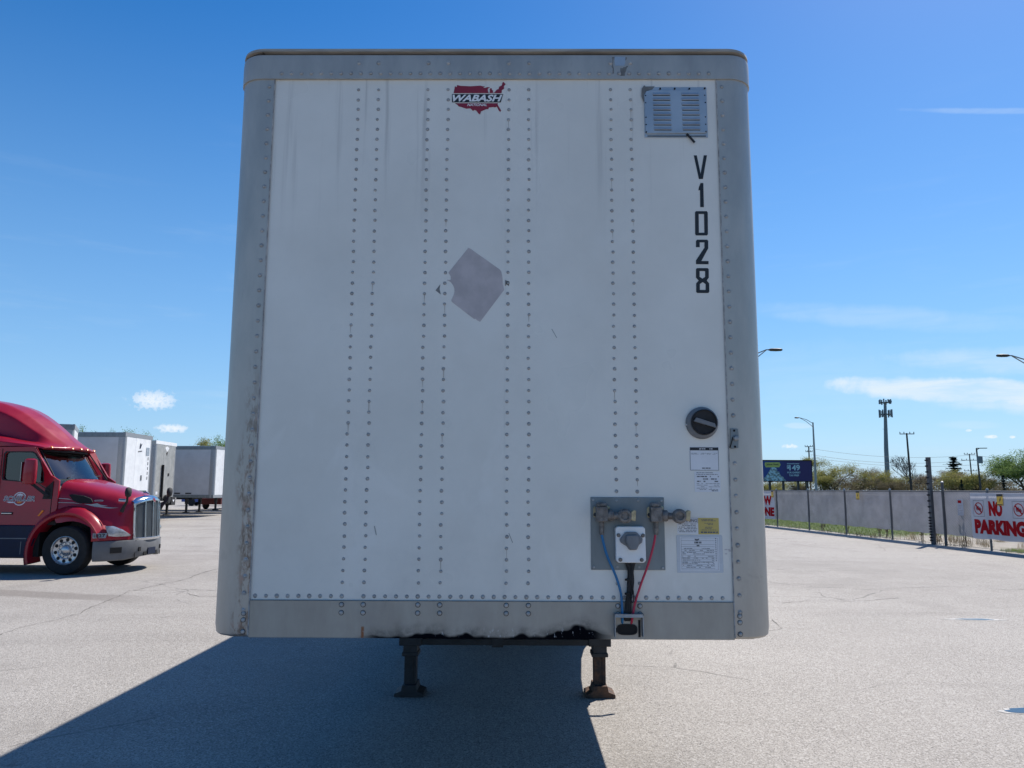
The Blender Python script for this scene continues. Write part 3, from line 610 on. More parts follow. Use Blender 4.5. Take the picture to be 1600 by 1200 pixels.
for x, z in [(0.8238, 3.7835), (0.8963, 3.7835), (0.9691, 3.7835), (1.0458, 3.7853), (0.7495, 3.7070), (0.7499, 3.6309), (0.7504, 3.5922), (0.7506, 3.5543), (1.0457, 3.7088), (1.0444, 3.6328), (1.0442, 3.5941), (1.0444, 3.5565), (0.7496, 3.7453), (1.0437, 3.7468)]: mb.lathe([(.0045, 0), (.0045, .004), (.002, .007), (0, .007)], (x, -.008, z), (0, -1, 0), 8)
mb.build('vent_screws', M['dark'], vt)
mb = MB(); mb.prism([(0.7328, 3.7851), (0.7443, 3.8022), (0.7522, 3.7954), (0.7969, 3.7964), (0.7854, 3.7817), (0.7565, 3.7715), (0.7447, 3.7392), (0.7394, 3.7120), (0.7305, 3.7460)], -.0065, -.0085, XZ(0)); mb.build('torn_sealant', M['residue_dark'], vt)
MB().box(.756, 1.045, -.0088, -.0062, 3.5335, 3.5365).build('vent_gap', M['dark'], vt)
(ax, az_), (bx, bz) = [(0.9500, 3.5454), (0.9867, 3.4986)]
MB().bar((ax, -.010, az_), (bx, -.014, bz), .010, .004, up=(0, 1, 0)).build('vent_strap', M['black'], vt)

# round document tube with twist cap
dh = MB().lathe([(.0755, 0), (.0755, .012), (.070, .022), (.062, .028)], (.983, 0, 2.113), (0, -1, 0), 40).build('document_tube', M['greyplastic'], T, smooth=True, angle=30)
MB().lathe([(.061, 0), (.060, .034), (.056, .038), (.052, .032), (0, .030)], (.988, -.004, 2.115), (0, -1, 0), 40).build('tube_cap', M['black'], dh, smooth=True, angle=30)
MB().prism([(.936, 2.118), (.950, 2.136), (1.036, 2.108), (1.040, 2.088)], -.034, -.046, XZ(0)).build('cap_grip', M['greyplastic'], dh, bevel=.003)
mb = MB()
for x, z in ((.912, 2.104), (1.054, 2.128)): mb.lathe([(.005, 0), (.004, .004), (0, .005)], (x, -.013, z), (0, -1, 0), 8)
mb.build('tube_screws', M['alu'], dh)
# latch plate on the right post
la = MB().prism([(1.1145, 2.0876), (1.1494, 2.0862), (1.1524, 2.0569), (1.1488, 1.9969), (1.1161, 1.9912), (1.1117, 2.0043)], -.0065, -.013, XZ(0)).build('latch_plate', M['plate'], T, bevel=.002)
(ax, az_), = [(1.1369, 2.0418)]
MB().lathe([(.013, 0), (.013, .006), (.008, .012), (0, .013)], (ax, -.013, az_), (0, -1, 0), 14).build('latch_knob', M['steel'], la, smooth=True)
mb = MB()
for x, z in [(1.1314, 2.0775), (1.1326, 2.0025)]: mb.lathe([(.0055, 0), (.005, .002), (0, .002)], (x, -.0135, z), (0, -1, 0), 10)
mb.build('latch_holes', M['dark'], la)
mb = MB(); P_ = [(1.1236, 2.0455), (1.1143, 2.0155), (1.1077, 1.9968)]; mb.tube([(x, -.016, z) for x, z in P_], .0025, 6); mb.build('latch_wire', M['dark'], la)

# paper and foil labels; only what can be read is spelled out, the rest is rows of print
def rows(mb, x0, x1, zs, y, hh, seed, gap=.3, mi=0):
    rnd_ = random.Random(seed)
    for z in zs:
        x = x0 + rnd_.uniform(0, .004)
        while x < x1 - .003:
            w = rnd_.uniform(.003, .017); e = min(x + w, x1)
            if rnd_.random() > gap: mb.add([(x, y, z), (e, y, z), (e, y, z + hh), (x, y, z + hh)], [(0, 1, 2, 3)], mi)
            x = e + rnd_.uniform(.0015, .003)
def frame(mb, x0, x1, z0, z1, y, t):
    for a0, a1, b0, b1 in ((x0, x1, z1 - t, z1), (x0, x1, z0, z0 + t), (x0, x0 + t, z0 + t, z1 - t), (x1 - t, x1, z0 + t, z1 - t)): mb.add([(a0, y, b0), (a1, y, b0), (a1, y, b1), (a0, y, b1)], [(0, 1, 2, 3)])
YF = -.0018
lb = MB().box(.922, 1.059, YF - .001, YF, 1.890, 2.001).build('permit_label', M['paper'], T)
mb = MB(); y = YF - .0016; frame(mb, .924, 1.057, 1.892, 1.999, y, .0016); mb.add([(.924, y, 1.985), (1.057, y, 1.985), (1.057, y, 1.999), (.924, y, 1.999)], [(0, 1, 2, 3)])
rows(mb, .928, 1.052, (1.971, 1.967), y, .0012, 4); rows(mb, .976, 1.018, (1.9005,), y, .004, 5, .1); rows(mb, .926, 1.056, (1.8925,), y - .0002, .0015, 5, .5); mb.build('label_print', M['ink'], lb)
mb = MB(); rows(mb, .952, 1.03, (1.990,), y - .0006, .004, 8, .15); mb.prism([(.968, 1.9945), (.973, 1.9945), (.9705, 1.9855)], y - .0006, y - .0006, XZ(0)); mb.build('label_print', M['paper'], lb)
lb = MB().box(.942, 1.062, YF - .001, YF, 1.792, 1.886).build('inspection_label', M['paper'], T)
mb = MB(); rows(mb, .950, 1.055, (1.880, 1.8725), y, .0025, 11, .2); rows(mb, .952, 1.055, (1.861, 1.8495, 1.8385), y, .0055, 12, .35); rows(mb, .950, 1.058, (1.830, 1.823, 1.8155, 1.809, 1.803), y, .0018, 13, .25); rows(mb, 1.02, 1.05, (1.796,), y, .004, 14, .2); mb.build('label_print', M['print'], lb)
wl = MB().box(.856, .9525, YF - .001, YF, 1.6005, 1.674).build('warning_label', M['paper'], T)
mb = MB(); text_mb('WARNING', (.860, 1.6545, .949, 1.6685), FN(y), bold=.03, shear=.2, mb=mb); frame(mb, .857, .9515, 1.6505, 1.673, y, .0011); rows(mb, .861, .948, (1.644, 1.637, 1.630, 1.623, 1.616, 1.609), y, .0028, 21, .15); mb.build('label_print', M['print'], wl)
yl = MB().box(.9535, 1.0485, YF - .001, YF, 1.5995, 1.6735).build('foil_label', M['yellow_label'], T)
mb = MB(); rows(mb, .968, 1.034, (1.664, 1.659), y, .0028, 31, .1); rows(mb, .982, 1.022, (1.648, 1.642, 1.636, 1.630, 1.624), y, .0026, 32, .2); rows(mb, .966, 1.036, (1.6175,), y, .0025, 33, .1); rows(mb, .962, 1.044, (1.605,), y, .007, 34, .05); mb.build('label_print', M['print'], yl)
dp = MB().prism([(.852, 1.425), (1.060, 1.425), (1.0635, 1.43), (1.0625, 1.59), (1.058, 1.5955), (.856, 1.5955), (.8515, 1.591), (.8515, 1.43)], YF, YF - .0016, XZ(0)).build('document_pocket', M['pocket'], T, bevel=.0007)
sh_ = MB().box(.866, 1.045, YF - .0024, YF - .0017, 1.4345, 1.5875).build('registration_sheet', M['paper'], dp)
mb = MB(); y = YF - .003; frame(mb, .872, 1.040, 1.4385, 1.583, y, .0008)
for z in (1.570, 1.553, 1.543, 1.531, 1.521, 1.5045, 1.494, 1.487, 1.477, 1.463, 1.4545, 1.445): mb.add([(.873, y, z), (1.025, y, z), (1.025, y, z + .0009), (.873, y, z + .0009)], [(0, 1, 2, 3)])
rows(mb, .874, 1.022, (1.534, 1.5255, 1.5155, 1.5095, 1.499, 1.4905, 1.4815, 1.472, 1.4675, 1.458, 1.449), y - .0003, .0022, 41, .35); rows(mb, .93, .965, (1.558,), y - .0003, .008, 42, 0); rows(mb, .928, .97, (1.545,), y - .0003, .006, 43, .15)
mb.prism([(.934, 1.579), (.946, 1.577), (.956, 1.580), (.953, 1.573), (.945, 1.5685), (.936, 1.572)], y - .0003, y - .0003, XZ(0))
for k in range(13): z = 1.578 - k * .0083; mb.add([(1.029, y, z), (1.033, y, z), (1.033, y, z + .004), (1.029, y, z + .004)], [(0, 1, 2, 3)])
mb.build('label_print', M['print'], sh_)
mb = MB(); rows(mb, 1.07, 1.10, (1.522, 1.528, 1.509), YF - .0004, .005, 55, .3); mb.build('ink_smudge', M['residue'], T)

# air and electric connection plate
cp = MB().box(.457, .797, -.0075, -.0018, 1.437, 1.767).build('connection_plate', M['plate'], T, bevel=.002)
for x, z in ((.469, 1.755), (.577, 1.752), (.677, 1.752), (.785, 1.751), (.469, 1.449), (.577, 1.450), (.677, 1.450), (.785, 1.447)): MB().lathe([(.006, 0), (.0055, .003), (0, .0045)], (x, -.0075, z), (0, -1, 0), 9).build('plate_rivet', M['steel'], cp, smooth=True)
def gladhand(x, parent):
    z = 1.687; y = -.0075
    g_ = MB().box(x - .030, x + .022, y - .060, y, z - .030, z + .036).lathe([(.021, 0), (.024, .004), (.024, .016), (.015, .022)], (x - .004, y - .030, z + .036), (0, 0, 1), 12).tube([(x + .018, y - .034, z - .002), (x + .030, y - .036, z - .004), (x + .062, y - .044, z - .004), (x + .092, y - .050, z - .004)], [.022, .019, .015, .017], 12).lathe([(.011, -.03), (.012, 0), (.012, .035)], (x - .004, y - .030, z - .06), (0, 0, 1), 10).build('gladhand', M['castmetal'], parent, smooth=True, angle=35, bevel=.003)
    MB().lathe([(.022, -.012), (.026, -.006), (.026, .012), (.020, .016)], (x + .034, y - .038, z - .003), (1, 0, 0), 14).build('collar', M['castmetal'], g_, smooth=True, angle=35)
    MB().lathe([(.030, -.016), (.033, -.008), (.033, .012), (.026, .020), (.018, .021), (.016, .014), (0, .014)], (x + .100, y - .050, z - .004), (0, -1, 0), 22).build('coupling_face', M['castmetal'], g_, smooth=True, angle=35)
    MB().prism([(x + .126, z - .022), (x + .146, z - .028), (x + .150, z + .02), (x + .140, z + .024), (x + .127, z + .014)], y - .034, y - .066, XZ(0)).build('coupling_lug', M['brass'], g_, bevel=.003)
    MB().prism([(x - .040, z + .032), (x - .034, z + .038), (x - .024, z + .034), (x - .023, z - .008), (x - .032, z - .014), (x - .040, z - .008)], y, y - .012, XZ(0)).build('mounting_tab', M['brass'], g_, bevel=.002)
    MB().lathe([(.010, 0), (.010, .003), (.006, .006), (0, .006)], (x + .028, y - .002, z + .032), (0, -1, 0), 12).build('mounting_tab', M['brass'], g_)
    MB().lathe([(.0085, 0), (.0085, .006), (.004, .010), (0, .010)], (x - .031, y - .012, z), (0, -1, 0), 8).build('tab_bolt', M['blacksteel'], g_)
gladhand(.508, T); gladhand(.756, T)
bx_ = [(.567, 1.483), (.577, 1.473), (.693, 1.473), (.703, 1.483), (.701, 1.626), (.692, 1.635), (.575, 1.635), (.566, 1.626)]
sb = MB().prism(bx_, -.0075, -.048, XZ(0)).build('socket_box', M['white'], T, bevel=.004)
mb = MB(); P_ = [(0.6096, 1.6112), (0.6601, 1.6114), (0.6874, 1.5816), (0.6855, 1.5643), (0.6677, 1.5517), (0.6600, 1.5307), (0.6243, 1.5305), (0.6165, 1.5452), (0.5865, 1.5639), (0.5829, 1.5780)]; mb.prism(P_, -.048, -.060, XZ(0)); mb.prism([(0.6119, 1.5970), (0.6637, 1.5972), (0.6703, 1.5721), (0.6661, 1.5508), (0.6578, 1.5329), (0.6269, 1.5327), (0.6182, 1.5499), (0.6083, 1.5718)], -.060, -.078, XZ(0)); mb.build('electric_socket', M['greyplastic'], sb, bevel=.005)
for x, z in [(0.5790, 1.5962), (0.6902, 1.5951), (0.5860, 1.4866), (0.6824, 1.4861)]: MB().lathe([(.0088, 0), (.0088, .004), (.006, .008), (0, .008)], (x, -.048, z), (0, -1, 0), 12).build('box_screw', M['castmetal'], sb, smooth=True)
def hose(name, P_, ys, r, mt):
    n_ = len(P_); pts = []
    # smooth with Catmull-Rom
    Q = [Vector((x, y_, z_)) for (x, z_), y_ in zip(P_, ys)]
    for i in range(n_ - 1):
        a0, a1, a2, a3 = Q[max(i - 1, 0)], Q[i], Q[i + 1], Q[min(i + 2, n_ - 1)]
        for k in range(6):
            t = k / 6; pts.append(.5 * ((2 * a1) + (a2 - a0) * t + (2 * a0 - 5 * a1 + 4 * a2 - a3) * t * t + (3 * a1 - a0 - 3 * a2 + a3) * t ** 3))
    pts.append(Q[-1]); return MB().tube(pts, r, 10).build(name, mt, T, smooth=True, angle=60)
YH = (-.040, -.040, -.036, -.030, -.026, -.022, -.006, .03)
hose('blue_air_hose', [(0.5018, 1.6341), (0.5052, 1.5888), (0.5271, 1.5043), (0.5669, 1.4111), (0.5886, 1.3370), (0.5941, 1.2633), (0.5961, 1.2082), (0.5976, 1.1790)], YH, .0058, M['blue_hose'])
hose('red_air_hose', [(0.7495, 1.6314), (0.7434, 1.5710), (0.7176, 1.4771), (0.6825, 1.3838), (0.6544, 1.3004), (0.6420, 1.2405), (0.6376, 1.2039), (0.6334, 1.1791)], YH, .0052, M['red_hose'])
for k, dx in enumerate((-9, -4, 1, 5, 9)):
    w_ = [.9, .55, .75, .7, .9, 1.0, .8]; base_ = [(256, 793), (258, 835), (256, 880), (254, 930), (250, 985), (247, 1050), (245, 1112)]
    hd = [[(0.6136, 1.4766), (0.6263, 1.4347), (0.6237, 1.3928), (0.6210, 1.3464), (0.6145, 1.2956), (0.6098, 1.2358), (0.6089, 1.1790)], [(0.6213, 1.4766), (0.6301, 1.4347), (0.6294, 1.3928), (0.6229, 1.3464), (0.6193, 1.2956), (0.6145, 1.2358), (0.6127, 1.1790)], [(0.6384, 1.4767), (0.6339, 1.4347), (0.6332, 1.3928), (0.6286, 1.3465), (0.6231, 1.2956), (0.6193, 1.2358), (0.6174, 1.1791)], [(0.6461, 1.4768), (0.6396, 1.4347), (0.6389, 1.3929), (0.6334, 1.3465), (0.6278, 1.2957), (0.6249, 1.2359), (0.6221, 1.1791)], [(0.6518, 1.4768), (0.6434, 1.4347), (0.6446, 1.3929), (0.6391, 1.3465), (0.6316, 1.2957), (0.6297, 1.2359), (0.6259, 1.1791)]][k]
    hose('electric_cable', hd, (-.03, -.022 - .006 * (k % 2), -.024 - .006 * (k % 2), -.022 - .005 * ((k + 1) % 2), -.022 - .004 * (k % 2), -.016, .03), .0062, M['black'])
hose('cable_loop', [(0.6369, 1.3836), (0.6438, 1.3465), (0.6442, 1.3096), (0.6392, 1.2957), (0.6347, 1.3095), (0.6362, 1.3465)], (-.036, -.036, -.036, -.036, -.036, -.034), .0026, M['black'])
mb = MB()
for z in (1.397, 1.335): mb.lathe([(.021, -.004), (.022, 0), (.021, .004)], (.624 if z > 1.36 else .622, -.026, z), (0, 0, 1), 12, sx=(1, .55))
mb.build('cable_tie', M['dark'], T)
# hose guard: hole in the rail under a bent-strap bracket
hg = MB().prism([(.617 + .043 * math.copysign(abs(math.cos(t)) ** .6, math.cos(t)), 1.1735 + .0215 * math.copysign(abs(math.sin(t)) ** .7, math.sin(t))) for t in (2 * math.pi * i / 28 for i in range(28))], -.0052, -.0058, XZ(0)).build('hose_hole', M['dark'], T)
ring_o = [(.617 + .047 * math.copysign(abs(math.cos(t)) ** .6, math.cos(t)), 1.1735 + .0245 * math.copysign(abs(math.sin(t)) ** .7, math.sin(t))) for t in (2 * math.pi * i / 28 for i in range(28))]
ring_i = [(.617 + .042 * math.copysign(abs(math.cos(t)) ** .6, math.cos(t)), 1.1735 + .0205 * math.copysign(abs(math.sin(t)) ** .7, math.sin(t))) for t in (2 * math.pi * i / 28 for i in range(28))]
MB().prism(ring_o, -.006, -.010, XZ(0), [ring_i]).build('hole_grommet', M['black'], hg)
gb = MB().box(.5565, .6865, -.052, -.047, 1.232, 1.247).box(.5565, .6865, -.052, -.006, 1.2425, 1.247).box(.5565, .561, -.052, -.006, 1.145, 1.243).box(.682, .6865, -.052, -.006, 1.145, 1.243).build('hose_guard', M['steel'], T, bevel=.002)
MB().box(.5645, .570, -.0065, -.0055, 1.16, 1.18).build('guard_stain', M['dark'], T); MB().box(.668, .678, -.0065, -.0055, 1.14, 1.215).build('guard_stain', M['dark'], T)

# ---------------------------------------------------------------- maroon tractor unit (local axes: x forward, y to its left, near side is y < 0)
K = thing('tractor_unit', 'maroon sleeper-cab tractor unit with chrome grille and door lettering, parked at the left edge', 'truck', (-9.30, 13.85, 0), R(-1.5))
AO = lambda y0: (lambda a, b, c: (a, y0 + c, b))
win = [(-1.47, 2.02), (-1.44, 1.97), (-.64, 1.905), (-.585, 1.94), (-.60, 2.12), (-.70, 2.36), (-.80, 2.50), (-.88, 2.545), (-1.42, 2.545), (-1.465, 2.50)]
side_poly = [(-4.3, 1.02), (-.60, 1.02), (-.32, 1.20), (-.23, 1.36), (-.24, 1.95), (-.42, 2.06), (-.83, 2.66), (-4.3, 2.68)]
for sd in (-1, 1):
    a_, b_ = sd * 1.06, sd * 1.11
    nm = MB(); nm.prism(side_poly, a_, b_, lambda p, q, c: (p, c + (.05 if c > 0 else -.05) * max(0, (1.9 - q)) * .9, q), [win]); cs = nm.build('cab_side', M['redpaint'], K, bevel=.006)
    gm = MB(); gm.prism(win, sd * 1.066, sd * 1.062, lambda p, q, c: (p, c, q)); gm.build('side_window', M['sideglass'], K)
    sf = MB(); sf.prism([(x_ * 1.0 + (.022 if x_ > -1 else -.022), z_ + (.02 if z_ > 2.2 else -.02)) for x_, z_ in win], sd * 1.108, sd * 1.114, lambda p, q, c: (p, c, q), [win]); sf.build('window_seal', M['black'], K)
    yb = sd * 1.155
    MB().tube([(-.36, sd * 1.152, 1.08), (-.36, sd * 1.13, 1.55), (-.38, sd * 1.113, 1.92)], .006, 6).build('door_seam', M['dark'], K)
    MB().tube([(-1.52, sd * 1.152, 1.06), (-1.52, sd * 1.113, 2.62)], .006, 6).build('door_seam', M['dark'], K)
    hd = MB().box(-1.40, -1.16, min(sd * 1.138, sd * 1.150), max(sd * 1.138, sd * 1.150), 1.235, 1.285).build('door_handle_recess', M['dark'], K)
    MB().box(-1.39, -1.17, min(sd * 1.150, sd * 1.168), max(sd * 1.150, sd * 1.168), 1.25, 1.272).build('door_handle', M['chrome'], K, bevel=.004)
    MB().prism([(-.62, 1.21), (-.585, 1.205), (-.49, 1.325), (-.525, 1.335)], sd * 1.135, sd * 1.155, lambda p, q, c: (p, c, q)).build('amber_reflector', M['amber'], K, bevel=.003)
    # skirt under the door, steps hinted by two seams
    MB().prism([(-4.0, .34), (-.76, .34), (-.70, .62), (-.62, .88), (-.52, 1.018), (-4.0, 1.018)], sd * 1.08, sd * 1.165, lambda p, q, c: (p, c, q)).build('side_skirt', M['navy'], K, bevel=.02)
    MB().box(-1.75, -.80, min(sd * 1.166, sd * 1.174), max(sd * 1.166, sd * 1.174), .735, .755).box(-.92, -.905, min(sd * 1.166, sd * 1.169), max(sd * 1.166, sd * 1.169), .42, .68).build('skirt_seam', M['greyplastic'], K)
    # mirror
    mm = MB(); rings = []
    for z_, w_, d_ in ((1.865, .10, .05), (1.885, .135, .085), (2.0, .145, .10), (2.25, .14, .10), (2.375, .125, .085), (2.40, .08, .04)):
        rings.append([(-.70 + w_ * math.cos(t) + .02 * (z_ - 2.1), sd * 1.40 + d_ * math.sin(t), z_) for t in (2 * math.pi * i / 16 for i in range(16))])
    mr = mm.loft(rings, closed=True, caps=True).build('mirror', M['redpaint'], K, smooth=True, angle=50)
    MB().box(-.835, -.83, sd * 1.40 - .085, sd * 1.40 + .085, 1.93, 2.33).build('mirror_glass', M['chrome'], mr)
    MB().bar((-.66, sd * 1.36, 1.88), (-.43, sd * 1.14, 1.62), .05, .06).bar((-.60, sd * 1.34, 1.93), (-.40, sd * 1.14, 1.72), .02, .02).prism([(-.56, 1.56), (-.35, 1.56), (-.35, 1.94), (-.50, 1.80)], sd * 1.112, sd * 1.135, lambda p, q, c: (p, c, q)).build('mirror_arm', M['black'], K, bevel=.004)
# roof fairing over cab and sleeper
def half(prof, x, xs=None):
    l_ = [(x + (xs[i] if xs else 0), -v_, z_) for i, (v_, z_) in enumerate(prof)]; return l_ + [(a, -b, c) for a, b, c in reversed(l_[:-1])]
RF = [(-4.3, [(1.11, 2.66), (1.16, 2.9), (1.16, 3.3), (1.08, 3.62), (.9, 3.80), (.5, 3.87), (0, 3.88)]),
      (-3.2, [(1.11, 2.66), (1.15, 2.88), (1.13, 3.2), (1.03, 3.55), (.85, 3.77), (.5, 3.85), (0, 3.86)]),
      (-2.5, [(1.11, 2.66), (1.14, 2.84), (1.07, 3.02), (.86, 3.20), (.80, 3.62), (.5, 3.76), (0, 3.78)]),
      (-2.0, [(1.11, 2.665), (1.13, 2.80), (1.03, 2.92), (.82, 3.00), (.76, 3.50), (.48, 3.67), (0, 3.70)]),
      (-1.6, [(1.11, 2.68), (1.11, 2.78), (1.00, 2.86), (.78, 2.90), (.70, 3.32), (.45, 3.48), (0, 3.53)]),
      (-1.3, [(1.10, 2.68), (1.09, 2.75), (.97, 2.81), (.72, 2.82), (.65, 3.10), (.42, 3.27), (0, 3.34)]),
      (-1.05, [(1.08, 2.675), (1.06, 2.73), (.94, 2.77), (.68, 2.78), (.60, 2.95), (.40, 3.07), (0, 3.15)]),
      (-.85, [(1.04, 2.665), (1.02, 2.71), (.91, 2.74), (.70, 2.755), (.53, 2.82), (.38, 2.91), (0, 2.97)]),
      (-.68, [(1.00, 2.65), (.98, 2.69), (.88, 2.71), (.68, 2.72), (.5, 2.745), (.36, 2.79), (0, 2.82)]),
      (-.55, [(.97, 2.635), (.95, 2.665), (.85, 2.68), (.66, 2.685), (.48, 2.69), (.35, 2.70), (0, 2.72)]),
      (-.48, [(.95, 2.62), (.93, 2.63), (.83, 2.635), (.64, 2.64), (.47, 2.64), (.34, 2.645), (0, 2.65)])]
sweep = [-.22, -.19, -.13, -.06, 0, .02, .03]
def tight(pf):
    o_ = [pf[0]]
    for (a0, b0), (a1, b1) in zip(pf, pf[1:]):
        for t in (.14, .86): o_.append((a0 + (a1 - a0) * t, b0 + (b1 - b0) * t))
        o_.append((a1, b1))
    return o_
sweep = [sweep[0]] + [v_ for a0, a1 in zip(sweep, sweep[1:]) for v_ in (a0 + (a1 - a0) * .14, a0 + (a1 - a0) * .86, a1)]
rings = [half(tight(pf), x, [s_ * max(0, (x + 1.6) / 1.1) for s_ in sweep]) for x, pf in RF]
mb = MB(); mb.loft(rings); nn = len(rings[0]); e_ = rings[-1]
mb.loft([e_, [(x - .22, y * .97, 2.60) for x, y, z in e_], [(x - .40, y * .97, 2.66) for x, y, z in e_]])
mb.add(rings[0], [tuple(range(nn))]); mb.build('roof_fairing', M['redpaint'], K, smooth=True, angle=60, subsurf=1)
MB().prism([(-1.15, -.93), (-.92, -.91), (-.74, -.7), (-.62, -.4), (-.58, 0), (-.62, .4), (-.74, .7), (-.92, .91), (-1.15, .93)], 2.575, 2.612, lambda a, b, c: (a, b, c)).build('sun_visor', M['dark'], K)
for y in (-.80, -.28, 0, .28, .80):
    xx = -.43 - .23 * (abs(y) / .95) ** 1.8
    MB().lathe([(.034, 0), (.032, .014), (.018, .026), (0, .029)], (xx - .06, y, 2.664), (.55, 0, .85), 10, sx=(1, 1.6)).build('marker_light', M['amber'], K, smooth=True)
o2 = [(v_ * .985, z_ - .02) for v_, z_ in RF[0][1]]; o2 = [(1.09, 1.02)] + o2; MB().prism(o2 + [(-a, b) for a, b in reversed(o2[:-1])], -4.31, -4.24, lambda a, b, c: (c, a, b)).build('sleeper_back', M['redpaint'], K)
# windscreen between the pillars, cowl, wipers
NV = 12
bot = lambda t: (-.24 - .30 * t * t, .98 * t, 2.00 - .02 * t * t); top = lambda t: (-.74 - .16 * t * t, .90 * t, 2.61)
ws = MB(); ws.loft([[tuple(b0 + (t0 - b0) * k / 6 for b0, t0 in zip(bot(-1 + 2 * i / NV), top(-1 + 2 * i / NV))) for i in range(NV + 1)] for k in range(7)]); ws.build('windscreen', M['glass'], K, smooth=True, angle=180)
for sd in (-1, 1):
    MB().prism([(0, 0), (1, 0), (1, 1), (0, 1)], 0, 1, lambda a, b, c, sd=sd: tuple(Vector((-.52, sd * .965, 1.97)).lerp(Vector((-.885, sd * .885, 2.62)), b) * (1 - a) + Vector((-.40, sd * 1.085, 1.95)).lerp(Vector((-.80, sd * 1.09, 2.66)), b) * a + Vector((-.04 * c, 0, 0)))).build('a_pillar', M['redpaint'], K)
    MB().tube([(-.40, sd * .99, 1.99), (-.83, sd * .905, 2.60)], .016, 6).build('windscreen_trim', M['black'], K)
for p, q_ in (((-.36, -.62, 2.02), (-.40, .05, 2.07)), ((-.30, .10, 2.03), (-.44, .78, 2.08))): MB().bar(p, q_, .015, .02).build('wiper', M['black'], K)
# cab inside
MB().box(-1.6, -.28, -1.05, 1.05, 1.02, 1.10).box(-4.2, -1.9, -1.05, 1.05, 1.02, 1.6).box(-2.0, -1.95, -1.05, -.3, 1.1, 2.66).box(-2.0, -1.95, .35, 1.05, 1.1, 2.66).build('cab_interior', M['black'], K)
MB().prism([(-.95, 1.5), (-.85, 1.93), (-.6, 1.99), (-.44, 1.97), (-.44, 1.4)], -.78, .78, lambda p, q, c: (p, c, q)).build('dashboard', M['cream'], K, bevel=.02)
sw = MB(); sw.tube([(-.98 + .09 * math.sin(t), .52 + .22 * math.cos(t), 1.95 + .20 * math.sin(t)) for t in (2 * math.pi * i / 20 for i in range(21))], .014, 6); sw.bar((-.98, .32, 1.95), (-.98, .72, 1.95), .03, .02).build('steering_wheel', M['black'], K, smooth=True)
for y in (-.55, .55): MB().box(-1.75, -1.25, y - .26, y + .26, 1.4, 1.55).box(-1.85, -1.70, y - .25, y + .25, 1.5, 2.28).build('seat', M['greyplastic'], K, bevel=.05)
MB().box(-1.9, -1.0, -1.0, 1.0, 2.55, 2.57).build('headliner', M['greyplastic'], K)
# hood with nose; arch bands separate
U_ = [-.26, 0, .25, .5, .75, .95, 1.08, 1.16]
ct = [2.00, 1.945, 1.89, 1.83, 1.765, 1.70, 1.645, 1.60]
shv = [.82, .78, .73, .69, .65, .61, .58, .56]; shz = [1.965, 1.90, 1.83, 1.76, 1.68, 1.61, 1.56, 1.52]
uv = [1.04, .98, .92, .86, .78, .70, .62, .57]; uz = [1.84, 1.78, 1.70, 1.62, 1.53, 1.45, 1.38, 1.34]
lv = [1.10, 1.02, .97, .92, .86, .76, .65, .57]; lz = [1.42, 1.40, 1.36, 1.30, 1.22, 1.13, 1.06, 1.02]
fv = [1.12, 1.08, 1.06, 1.04, 1.0, .86, .69, .58]; fz_ = [1.20, 1.24, 1.22, 1.14, 1.05, .98, .92, .88]
gv = [1.13, 1.10, 1.09, 1.08, 1.07, .92, .73, .59]; gz = [1.02, 1.12, 1.10, .98, .80, .74, .71, .70]
rings = []
for i, x in enumerate(U_):
    rings.append(half([(gv[i], gz[i]), (fv[i], fz_[i]), (lv[i], lz[i]), (uv[i], uz[i]), (shv[i], shz[i]), (shv[i] * .55, shz[i] + (ct[i] - shz[i]) * .75), (0, ct[i])], x))
mb = MB(); mb.loft(rings); fr = rings[-1]; mb.add(fr, [tuple(range(len(fr)))]); mb.build('hood', M['redpaint'], K, smooth=True, angle=60, subsurf=1)
